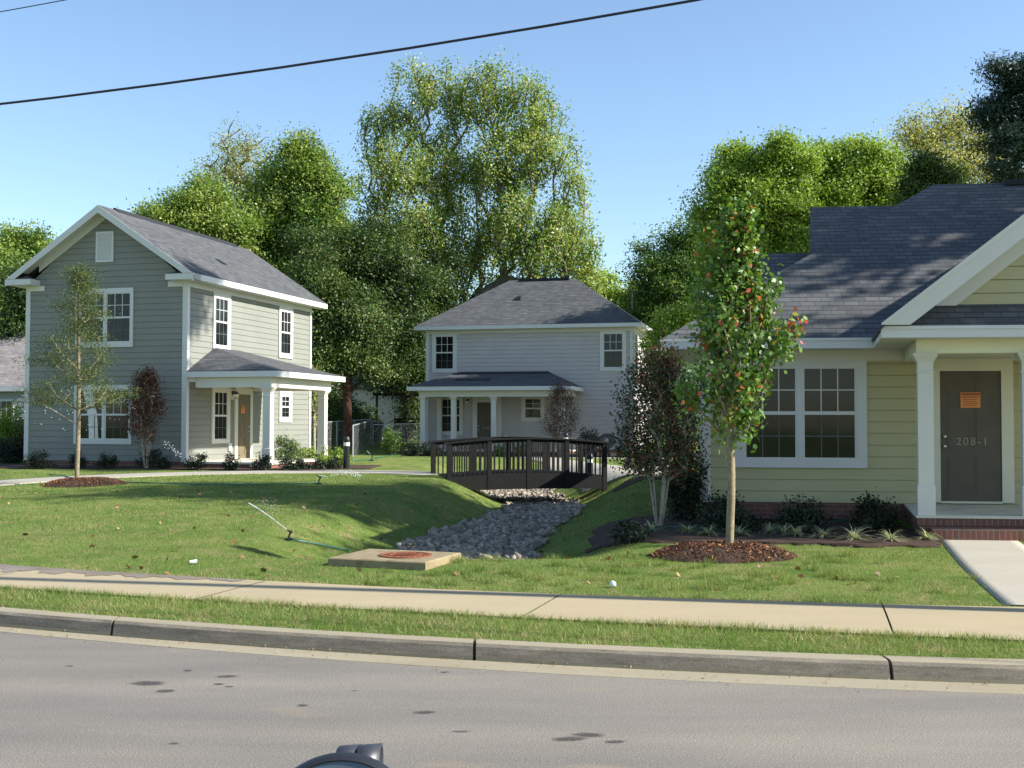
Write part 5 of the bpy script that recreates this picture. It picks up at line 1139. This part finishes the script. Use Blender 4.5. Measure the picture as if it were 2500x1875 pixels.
def young_maple():
    x, y = 2.62, 14.05; z = hz(x, y) + .1; r_ = np.random.default_rng(3)
    o = empty('young_maple', (x, y, z), label='young upright maple with red flecks among green leaves, right of the channel', cat='tree')
    H = 4.0; T = []
    for _ in range(190):
        t = r_.random() ** .85; zz_ = 1.32 + t * (H - 1.25); w = .47 * math.sin(math.pi * min(1, (t * .86 + .10))) ** .8 * (1.0 if t < .6 else max(.12, (1 - t) * 2.3)); a = r_.random() * 6.283; q = r_.random() ** .5 * w; T.append((.05 + q * math.cos(a) + .12 * t, q * math.sin(a) * .9, zz_))
    for bx, z0, z1 in ((.58, 2.0, 2.7), (.78, 2.35, 2.66), (.55, 2.4, 3.2), (-.36, 2.6, 3.2), (-.18, 3.0, 3.75), (.24, 3.0, 4.15), (-.03, 3.2, 4.0), (.3, 2.8, 3.5), (-.55, 1.75, 1.9)):
        for q in np.linspace(0, 1, 6): T.append((bx * (.75 + .3 * q), r_.normal(0, .08), z0 + (z1 - z0) * q))
    T = np.array(T); tr = [(.0 + .03 * math.sin(t * 7), 0.01 * math.cos(5 * t), t * 3.6) for t in np.linspace(.08, 1, 12)]
    nd, par, tips = skeleton((0, 0, -.1), tr, T, 3, lift=1.2, jitter=.03); limbs('trunk', nd, par, .05, TRUNKY, o, rmin=.004, ex=2.6, sides=8)
    # solid lower trunk
    idx = np.repeat(np.arange(len(T)), 38); P = T[idx] + r_.normal(0, 1, (len(idx), 3)) * np.array([.07, .07, .09]); v, f = leaves(P, .064, up=.2, out=unit(P - np.array([0, 0, 2.6])) * .8, shape=LEAF5, droop=1.2)
    tv = np.clip(r_.uniform(0, .7, len(T))[idx] + r_.normal(0, .12, len(idx)), 0, .84); red = (r_.random(len(idx)) < .018) | ((r_.random(len(T)) < .08)[idx] & (r_.random(len(idx)) < .3)); tv[red] = r_.uniform(.90, 1, red.sum())
    mk('crown', v, f, LF_MAPLE, o, uv=False, attr=tv)
young_maple()
def young_oak():
    x, y = -9.72, 26.0; z = hz(x, y) + .1; r_ = np.random.default_rng(4); o = empty('young_oak', (x, y, z), label='slender young oak with feathery layered branches in front of the gable wall', cat='tree')
    T = []
    for t in np.linspace(0, 1, 34):
        zz_ = 1.65 + t * 3.05; w = (1.0 * (1 - t) ** .8 + .10) * (.55 + .45 * (math.sin(t * 19) > -.1)); 
        for _ in range(4): a = r_.random() * 6.283; q = r_.uniform(.45, 1.1) * w; T.append((q * math.cos(a), q * math.sin(a), zz_ + .05 * q))
    for q in np.linspace(.4, 1.2, 5): T.append((q, .1, 1.95)); T.append((-q * .8, 0, 1.75)); T.append((-q * .95, 0, 2.65))
    T = np.array(T); tr = [(.02 * math.sin(t * 5), 0, t * 4.5) for t in np.linspace(.05, 1, 14)]; nd, par, tips = skeleton((0, 0, -.1), tr, T, 4, lift=.3, jitter=.03); limbs('trunk', nd, par, .052, TRUNKY, o, rmin=.004, ex=2.2, sides=8)
    idx = np.repeat(np.arange(len(T)), 125); P = T[idx] + r_.normal(0, 1, (len(idx), 3)) * np.array([.17, .17, .075]); v, f = leaves(P, .062, up=.5, shape=LEAFN, droop=.3)
    mk('crown', v, f, LF_OAK, o, uv=False, attr=np.clip(r_.random(len(T))[idx] * .5 + r_.normal(0, .15, len(idx)), 0, 1))
young_oak()
def myrtle(lab, x, y, H, w, clear, mat, n=60, per=60, leaf=.05, stems=7, seed=1, bark=TRUNKL, tint_hi=.1, rc=.09, spread=.25, side=0.):
    z = hz(x, y); r_ = np.random.default_rng(seed); o = empty('crape_myrtle', (x, y, z), label=lab, cat='small tree', group='multi stemmed crape myrtles'); T = []
    for _ in range(n):
        t = r_.random(); zz_ = clear + t * (H - clear); ww = w * (.55 + .45 * math.sin(math.pi * min(1, t * .8 + .2))) * (1 if t < .75 else (1 - (t - .75) * 2.4)); a = r_.random() * 6.283; q = r_.random() ** .5 * ww; T.append((q * math.cos(a) + side * t, q * math.sin(a), zz_))
    T = np.array(T); nodes_ = [np.array((0, 0, -.05))]; par = [-1]
    for s in range(stems):
        a = 6.283 * s / stems + r_.random() * .5; cur = 0
        for t in np.linspace(.15, 1, 6): nodes_.append(np.array((math.cos(a) * spread * w * (.25 + t), math.sin(a) * spread * w * (.25 + t), t * clear * 1.25))); par.append(cur); cur = len(nodes_) - 1
    st = len(nodes_)
    for i in np.argsort(np.linalg.norm(T - np.array([0, 0, clear]), axis=1)):
        t = T[i]; A = np.array(nodes_); d = np.linalg.norm(A - t, axis=1) + 2.5 * np.clip(A[:, 2] - t[2] + .15, 0, None); k = int(np.argmin(d)); a = nodes_[k]; nodes_.append((a + t) / 2 + r_.normal(0, .015, 3)); par.append(k); nodes_.append(t); par.append(len(nodes_) - 2)
    limbs('trunk', np.array(nodes_), np.array(par), .035 + .012 * H, bark, o, rmin=.004, ex=2.0, sides=6)
    idx = np.repeat(np.arange(len(T)), per); P = T[idx] + r_.normal(0, 1, (len(idx), 3)) * rc * np.array([1, 1, 1.2]); v, f = leaves(P, leaf, up=.4, out=unit(P - np.array([0, 0, H * .6])) * .5, droop=.3)
    tv = np.clip(r_.uniform(0, .75, len(T))[idx] + r_.normal(0, .12, len(idx)), 0, .86); h_ = (r_.random(len(idx)) < tint_hi * .4) | ((r_.random(len(T)) < tint_hi)[idx] & (r_.random(len(idx)) < .5)); tv[h_] = r_.uniform(.86, 1, h_.sum()); mk('crown', v, f, mat, o, uv=False, attr=tv)
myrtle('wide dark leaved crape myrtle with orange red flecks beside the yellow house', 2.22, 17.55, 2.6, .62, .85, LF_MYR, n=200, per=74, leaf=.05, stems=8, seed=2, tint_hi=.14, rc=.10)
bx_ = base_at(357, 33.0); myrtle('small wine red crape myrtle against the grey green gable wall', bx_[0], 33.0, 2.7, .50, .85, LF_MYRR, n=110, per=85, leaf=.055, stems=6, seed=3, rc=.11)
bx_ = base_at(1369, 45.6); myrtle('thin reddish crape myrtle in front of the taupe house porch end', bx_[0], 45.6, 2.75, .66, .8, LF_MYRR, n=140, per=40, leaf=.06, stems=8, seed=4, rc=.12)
x_ = at_y(768, 1031, 42).x; myrtle('thin yellowing sapling between the left house wall and its far porch column', x_, 42, 3.3, .28, 1.3, LF_YEL, n=40, per=26, leaf=.09, stems=2, seed=5, rc=.14, spread=.1)
def shrub(x, y, w, h, mat, lab, n=None, leaf=.05, seed=1, group=None, cat='shrub', dz=0, shape=LEAFQ):
    z = hz(x, y); r_ = np.random.default_rng(seed); o = empty('shrub', (x, y, z + dz), label=lab, cat=cat, group=group); n = n or 26; d = unit(r_.normal(size=(n, 3))); d[:, 2] = np.abs(d[:, 2]); T = d * np.array([w * .5, w * .5, h * .85]) * r_.random((n, 1)) ** .4 + np.array([0, 0, h * .12]); 
    A = np.concatenate([[[0, 0, -.03]], T]); par = np.array([-1] + [0] * n); limbs('stems', A, par, .02, TRUNKM, o, rmin=.003, sides=4)
    per = max(20, int(95 * w * h / (leaf / .05) ** 2)) + 14; idx = np.repeat(np.arange(n), per); P = T[idx] + r_.normal(0, 1, (len(idx), 3)) * np.array([w, w, h]) * .095; P[:, 2] = np.abs(P[:, 2]); v, f = leaves(P, leaf, up=.6, out=unit(P) * .6, shape=shape); mk('foliage', v, f, mat, o, uv=False, attr=np.clip(r_.random(n)[idx] * .8 + r_.normal(0, .15, len(idx)), 0, 1)); return o
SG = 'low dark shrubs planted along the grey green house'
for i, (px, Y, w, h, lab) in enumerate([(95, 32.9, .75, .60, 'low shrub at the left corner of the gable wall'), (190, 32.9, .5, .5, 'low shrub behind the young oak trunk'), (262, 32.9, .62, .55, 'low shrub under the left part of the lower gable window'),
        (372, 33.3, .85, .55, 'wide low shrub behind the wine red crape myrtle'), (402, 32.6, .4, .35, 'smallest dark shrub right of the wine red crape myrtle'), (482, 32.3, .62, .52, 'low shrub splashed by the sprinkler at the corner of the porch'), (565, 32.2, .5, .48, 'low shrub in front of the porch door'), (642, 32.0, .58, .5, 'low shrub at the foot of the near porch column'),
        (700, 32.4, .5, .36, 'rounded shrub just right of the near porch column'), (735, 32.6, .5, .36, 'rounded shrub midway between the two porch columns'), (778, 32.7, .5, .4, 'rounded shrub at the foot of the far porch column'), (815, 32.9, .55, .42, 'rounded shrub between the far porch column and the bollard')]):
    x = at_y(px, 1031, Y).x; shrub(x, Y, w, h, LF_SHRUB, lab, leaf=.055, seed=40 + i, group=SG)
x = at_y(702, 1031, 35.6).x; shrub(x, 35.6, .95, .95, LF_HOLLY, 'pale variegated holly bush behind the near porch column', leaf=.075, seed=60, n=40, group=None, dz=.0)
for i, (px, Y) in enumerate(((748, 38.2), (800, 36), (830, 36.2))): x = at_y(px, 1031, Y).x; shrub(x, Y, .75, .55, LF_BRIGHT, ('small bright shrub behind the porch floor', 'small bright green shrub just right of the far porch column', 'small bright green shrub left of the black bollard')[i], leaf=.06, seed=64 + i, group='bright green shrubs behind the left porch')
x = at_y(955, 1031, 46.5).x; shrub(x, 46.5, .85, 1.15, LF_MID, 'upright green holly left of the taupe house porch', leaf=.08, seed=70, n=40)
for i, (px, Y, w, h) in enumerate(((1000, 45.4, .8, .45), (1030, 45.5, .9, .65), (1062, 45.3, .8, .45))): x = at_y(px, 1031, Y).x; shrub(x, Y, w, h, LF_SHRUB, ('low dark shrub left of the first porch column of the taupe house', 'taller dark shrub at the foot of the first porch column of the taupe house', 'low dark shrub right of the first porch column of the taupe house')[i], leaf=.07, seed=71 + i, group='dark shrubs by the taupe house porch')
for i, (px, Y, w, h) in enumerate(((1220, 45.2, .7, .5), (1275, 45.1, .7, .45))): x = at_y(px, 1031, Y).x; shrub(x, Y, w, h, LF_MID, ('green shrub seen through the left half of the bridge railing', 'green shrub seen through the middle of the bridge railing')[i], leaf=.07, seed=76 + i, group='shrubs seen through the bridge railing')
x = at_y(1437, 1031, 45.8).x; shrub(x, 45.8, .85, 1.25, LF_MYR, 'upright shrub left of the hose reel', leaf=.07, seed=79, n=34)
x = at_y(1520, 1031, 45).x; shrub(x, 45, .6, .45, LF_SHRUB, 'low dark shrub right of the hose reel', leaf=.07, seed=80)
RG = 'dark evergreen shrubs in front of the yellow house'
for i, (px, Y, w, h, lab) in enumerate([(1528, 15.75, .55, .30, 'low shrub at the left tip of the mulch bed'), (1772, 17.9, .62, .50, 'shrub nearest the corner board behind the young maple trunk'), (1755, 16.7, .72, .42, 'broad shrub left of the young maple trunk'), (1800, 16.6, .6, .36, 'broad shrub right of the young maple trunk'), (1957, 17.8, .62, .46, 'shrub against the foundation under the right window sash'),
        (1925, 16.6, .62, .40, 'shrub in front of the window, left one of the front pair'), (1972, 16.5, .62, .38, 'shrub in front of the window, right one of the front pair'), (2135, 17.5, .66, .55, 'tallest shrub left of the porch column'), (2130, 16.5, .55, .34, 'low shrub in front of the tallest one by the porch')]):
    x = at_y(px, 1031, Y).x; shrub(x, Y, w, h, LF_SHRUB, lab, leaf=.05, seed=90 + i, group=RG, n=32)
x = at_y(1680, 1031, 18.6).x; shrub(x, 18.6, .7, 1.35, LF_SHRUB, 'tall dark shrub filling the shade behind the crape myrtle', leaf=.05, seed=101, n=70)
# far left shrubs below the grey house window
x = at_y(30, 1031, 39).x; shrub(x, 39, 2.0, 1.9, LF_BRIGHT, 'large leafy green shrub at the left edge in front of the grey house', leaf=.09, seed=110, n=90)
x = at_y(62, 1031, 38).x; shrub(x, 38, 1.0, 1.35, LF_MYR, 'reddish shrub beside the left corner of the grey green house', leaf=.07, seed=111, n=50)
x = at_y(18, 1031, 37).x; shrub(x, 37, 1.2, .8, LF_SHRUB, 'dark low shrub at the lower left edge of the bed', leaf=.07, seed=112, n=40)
# thicket behind the chain link fence
def thicket():
    r_ = np.random.default_rng(5); P = []
    for _ in range(230): px = r_.uniform(765, 905); Y = 51 + (px - 775) / 130 * 7 + r_.uniform(.5, 4); x = at_y(px, 1031, Y).x; P.append((x, Y, hz(x, Y) + r_.uniform(.1, 1.6 if px > 850 else 2.6)))
    for _ in range(150): px = r_.uniform(985, 1060); Y = r_.uniform(61, 64); x = at_y(px, 1031, Y).x; P.append((x, Y, hz(x, Y) + r_.uniform(.3, 4)))
    P = np.array(P); idx = np.repeat(np.arange(len(P)), 70); v, f = leaves(P[idx] + r_.normal(0, .3, (len(idx), 3)), .13); tag(mk('thicket', v, f, LF_DARK, uv=False, attr=r_.random(len(P))[idx]), 'tangled dark undergrowth behind the chain link fence', 'undergrowth', kind='stuff')
thicket()
# striped liriope tufts along the bed edge
def tuft(x, y, s, lab, seed):
    r_ = np.random.default_rng(seed); z = hz(x, y) + .03; o = empty('liriope', (x, y, z), label=lab, cat='plant', group='striped liriope tufts along the bed edge'); V_ = []; F_ = []; A_t = []; b = 0
    for k in range(60):
        a = r_.random() * 6.283; L_ = s * r_.uniform(.6, 1.1); el = r_.uniform(.3, 1.2); d = np.array([math.cos(a), math.sin(a), 0]); p = np.array([-math.sin(a), math.cos(a), 0]) * .008
        for q in range(5):
            t = q / 4; c = d * L_ * t * math.cos(el * (1 - .2 * t)) + np.array([0, 0, L_ * (math.sin(el) * t - .55 * t * t * (1.2 - .3 * el))]); c[2] = max(c[2], .004); w = 1 - .8 * t; V_ += [c - p * w, c + p * w]
        F_ += [(b + 2 * q, b + 2 * q + 1, b + 2 * q + 3, b + 2 * q + 2) for q in range(4)]; A_t += [r_.random()] * 4; b += 10
    mk('leaves', V_, np.array(F_), LF_LIRI, o, uv=False, attr=A_t)
pxs = [1590, 1680, 1730, 1805, 1880, 1915, 1945, 2012, 2085, 2175, 2265]
where = ['leftmost tuft of the row', 'tuft below the crape myrtle stems', 'tuft left of the young maple mound', 'tuft just right of the young maple trunk', 'tuft behind the right part of the mound', 'tuft above the right rim of the mound', 'bright tuft under the middle of the window', 'pale tuft under the right window sash', 'widest pale tuft of the row', 'tuft left of the porch column', 'tuft nearest the front walk']
ypx = [1300, 1306, 1310, 1312, 1306, 1310, 1313, 1318, 1322, 1325, 1322]
for i, (px, py, w_) in enumerate(zip(pxs, ypx, where)): g = ground_at(px, py); tuft(g.x, g.y, .34 if i not in (8,) else .44, 'striped grassy liriope, ' + w_, 120 + i)

# ------------------------------------------------------------ grass, fallen leaves, litter
SL = [(-2.2, 13.4), (-1.0, 12.9), (-.6, 13.9), (-1.8, 14.35)]
HOUSES = [[L.world(UW - .1, -.1)[:2], L.world(3.0, -.2)[:2], L.world(3.0, 5)[:2], L.world(UW - .1, 9)[:2]]]
def blades(name, lab, n, x0, x1, y0, y1, h, w, mask, lean=.45, tint_straw=.12, clump=0):
    X = R.uniform(x0, x1, n); Y = R.uniform(y0, y1, n)
    if clump:
        cx = R.uniform(x0, x1, clump); cy = R.uniform(y0, y1, clump); k = R.integers(0, clump, n); X = cx[k] + R.normal(0, .05, n); Y = cy[k] + R.normal(0, .05, n)
    ok = mask(X, Y) & (np.abs(X / Y) < .52); X, Y = X[ok], Y[ok]; n = len(X); Z = height(X, Y); a = R.random(n) * 6.283; hh = h * R.uniform(.5, 1.25, n); ww = w * R.uniform(.7, 1.3, n)
    hh = hh * (.75 + .5 * (np.sin(X * 2.3 + 1) * np.sin(Y * 3.1) * .5 + .5)); l = R.normal(0, lean, (n, 2)) * hh[:, None]
    c = np.stack([np.cos(a), np.sin(a)], -1) * ww[:, None] / 2
    b0 = np.stack([X - c[:, 0], Y - c[:, 1], Z - .01], -1); b1 = np.stack([X + c[:, 0], Y + c[:, 1], Z - .01], -1); t = np.stack([X + l[:, 0], Y + l[:, 1], Z + hh], -1); v = np.stack([b0, b1, t], 1).reshape(-1, 3)
    pat = np.sin(X * 1.7 + .5 * np.sin(Y * 2)) * np.sin(Y * 2.2 + X) ; tv = np.clip(.45 + .2 * pat + R.normal(0, .17, n), 0, .82); s = R.random(n) < tint_straw * (1 + .9 * np.sin(X * 3.3 + Y) * np.sin(Y * 4.1)); tv[s] = R.uniform(.84, 1, s.sum())
    tag(mk(name, v, np.arange(3 * n).reshape(n, 3), GRASSM, uv=False, attr=tv), lab, 'grass', kind='stuff')
def lawn_mask(X, Y):
    n = Y - curve(C_SWFAR, X); bedm = (np.abs(X - bed_x(Y)) < bed_hw(Y) + .02) & (Y > 14.2)
    house = (Y > 31.9) & (X < -3.8)
    return (n > .0) & ~bedm & ~on_path(X, Y) & ~in_poly(X, Y + wob(X, Y), BED_R) & ~in_poly(X, Y, SL) & ~house & (np.hypot((X - 2.52) / .9, (Y - 14) / .55) > 1) & (np.hypot((X + 9.45) / .95, (Y - 25.7) / .7) > 1)
def verge_mask(X, Y): return (Y > curve(C_KB, X) + .04 + .03 * np.sin(X * 9)) & (Y < curve(C_SWN, X) + .03 + .03 * np.sin(X * 7 + 1))
blades('grass', 'shaggy strip of grass between kerb and sidewalk', 130000, -7.5, 6.5, 8.0, 12.6, .052, .0055, verge_mask, tint_straw=.22, lean=.7)
blades('grass', 'short lawn grass nearest the sidewalk', 150000, -9, 8, 10.4, 17, .028, .006, lawn_mask, tint_straw=.12)
blades('grass', 'mown lawn grass further up the slope', 120000, -14, 6, 17, 31, .035, .011, lawn_mask, tint_straw=.10)
blades('grass', 'longer tufts of grass along the brink above the rocks', 9000, -1.5, 4.5, 11.5, 14.2, .085, .005, lambda X, Y: lawn_mask(X, Y), lean=.5, tint_straw=.1, clump=90)
blades('grass', 'ragged grass fringe along the street side of the sidewalk', 420000, -7.5, 6.5, 8.0, 12.6, .06, .006, lambda X, Y: np.abs(Y - curve(C_SWN, X) + .02) < .045 + .02 * np.sin(X * 11), lean=.6, tint_straw=.25)
blades('grass', 'brownish grass fringe along the lawn side of the sidewalk', 260000, -9, 6.5, 9.8, 14, .035, .006, lambda X, Y: (np.abs(Y - curve(C_SWFAR, X) - .02) < .04) & ~on_path(X, Y), lean=.6, tint_straw=.45)
blades('grass', 'sparse weedy tufts at the edge of the front lawn', 5000, -7, 6.5, 10.6, 12.6, .07, .005, lawn_mask, lean=.5, clump=60)
n = 700; X = R.uniform(-10, 7, n); Y = R.uniform(11, 24, n); ok = lawn_mask(X, Y) & (R.random(n) < .45); X, Y = X[ok], Y[ok]
v, f = leaves(np.stack([X, Y, height(X, Y) + .02], -1), .07, up=1.4, shape=LEAF5); tag(mk('fallen_leaves', v, f, DEADL, uv=False, attr=R.random(len(X))), 'scattered brown fallen leaves on the lawn', 'leaves', kind='stuff')
n = 420; X = R.uniform(-6, 5, n); Y = curve(C_KF, X) - R.random(n) ** 2 * .5; v, f = leaves(np.stack([X, Y, np.full(n, .014)], -1), .03, up=3, shape=LEAFN); tag(mk('gutter_debris', v, f, DEADL, uv=False, attr=R.random(n)), 'bits of dry leaf along the gutter', 'debris', kind='stuff')
g = ground_at(473, 1379); cu = empty('paper_cup', (g.x, g.y, g.z + .03), .3, label='crushed white paper cup lying on the front lawn at left', cat='litter'); m = MB(); m.tube([(-.045, 0, .0), (.035, 0, .002)], [.018, .026], 12); m.build('cup', PAPER, cu)
g = ground_at(1496, 1436); IV2 = IV * (1 + R.normal(0, .16, (42, 1))) * .032; tag(mk('crumpled_paper', IV2, IF, PAPER, loc=(g.x, g.y, g.z + .04)), 'crumpled white paper ball on the lawn near the sidewalk', 'litter')

# ------------------------------------------------------------ round mirror in the immediate foreground
def mirror():
    Yd = 1.15; c = at_y(729 / .8848, 1826 / .8848, Yd); r = 184 / .8848 * K * Yd; o = empty('round_mirror', (c.x, c.y + .03, 0), label='top of a round black rimmed mirror with a ribbed clamp at the bottom edge', cat='mirror')
    d = Vector((-c.x * .0, 0, 0)); m = MB(); n = 72; prof = [(r * .985, -.006), (r, -.003), (r, .004), (r * .95, .012), (r * .7, .022), (r * .3, .028), (.001, .03)]
    def ring(prof, mat, name, smooth=True, ang=.36):
        vs = []; q = MB()
        for rr, dd in prof:
            for k in range(n):
                a = 2 * math.pi * k / n; x_, z_ = rr * math.cos(a), rr * math.sin(a); y_ = dd; z2 = z_ * math.cos(ang) + y_ * math.sin(ang); y2 = -z_ * math.sin(ang) * -1 + y_ * math.cos(ang); vs.append((x_, y2 - .03, z2 + c.z))
        q.add(vs, [(j * n + k, j * n + (k + 1) % n, (j + 1) * n + (k + 1) % n, (j + 1) * n + k) for j in range(len(prof) - 1) for k in range(n)]); return q.build(name, mat, o, smooth)
    ring(prof, BLACKM, 'housing'); ring([(r * .985, -.006), (r * .965, -.005), (r * .965, -.002)], BLACKM, 'rim')
    gm, nt, p, _ = nodes('mirror_glass'); p.inputs['Base Color'].default_value = (.09, .12, .14, 1); p.inputs['Roughness'].default_value = .3; p.inputs['Metallic'].default_value = .5; co = coords(nt); bump(nt, p, noise(nt, co, 3, 2), .05)
    ring([(r * .965, -.002), (r * .6, -.0005), (.001, 0)], gm, 'glass')
    q = MB(); a0 = at_y(745 / .8848, 1655 / .8848, 1.24); 
    for cx_, rr in ((-.008, .0215), (.014, .0225)):
        pts = []; nn = 14; vs = []
        for xx, r2 in ((-.012, rr * .9), (-.010, rr), (.012, rr), (.012, rr * .86), (-.006, rr * .86)):
            for k in range(nn * 2):
                a = 2 * math.pi * k / (nn * 2); vs.append((a0.x - c.x + .012 + cx_ + xx, a0.y - c.y - .03 + r2 * math.cos(a) + xx * .3, a0.z + r2 * math.sin(a)))
        N2 = nn * 2; q.add(vs, [(j * N2 + k, j * N2 + (k + 1) % N2, (j + 1) * N2 + (k + 1) % N2, (j + 1) * N2 + k) for j in range(4) for k in range(N2)])
    q.build('clamp', plain('clamp_rubber', (.03, .033, .04), .4, var=.2, spec=.5), o, smooth=True)
    q = MB(); q.tube([(0, .07, 0), (0, .07, c.z - .05), (.0, .03, c.z)], .014, 10); q.build('stalk', BLACKM, o)
    q = MB(); q.lathe((0, .07, 0), [(.16, 0), (.16, .02), (.03, .05)], 20); q.build('foot', BLACKM, o)
mirror()
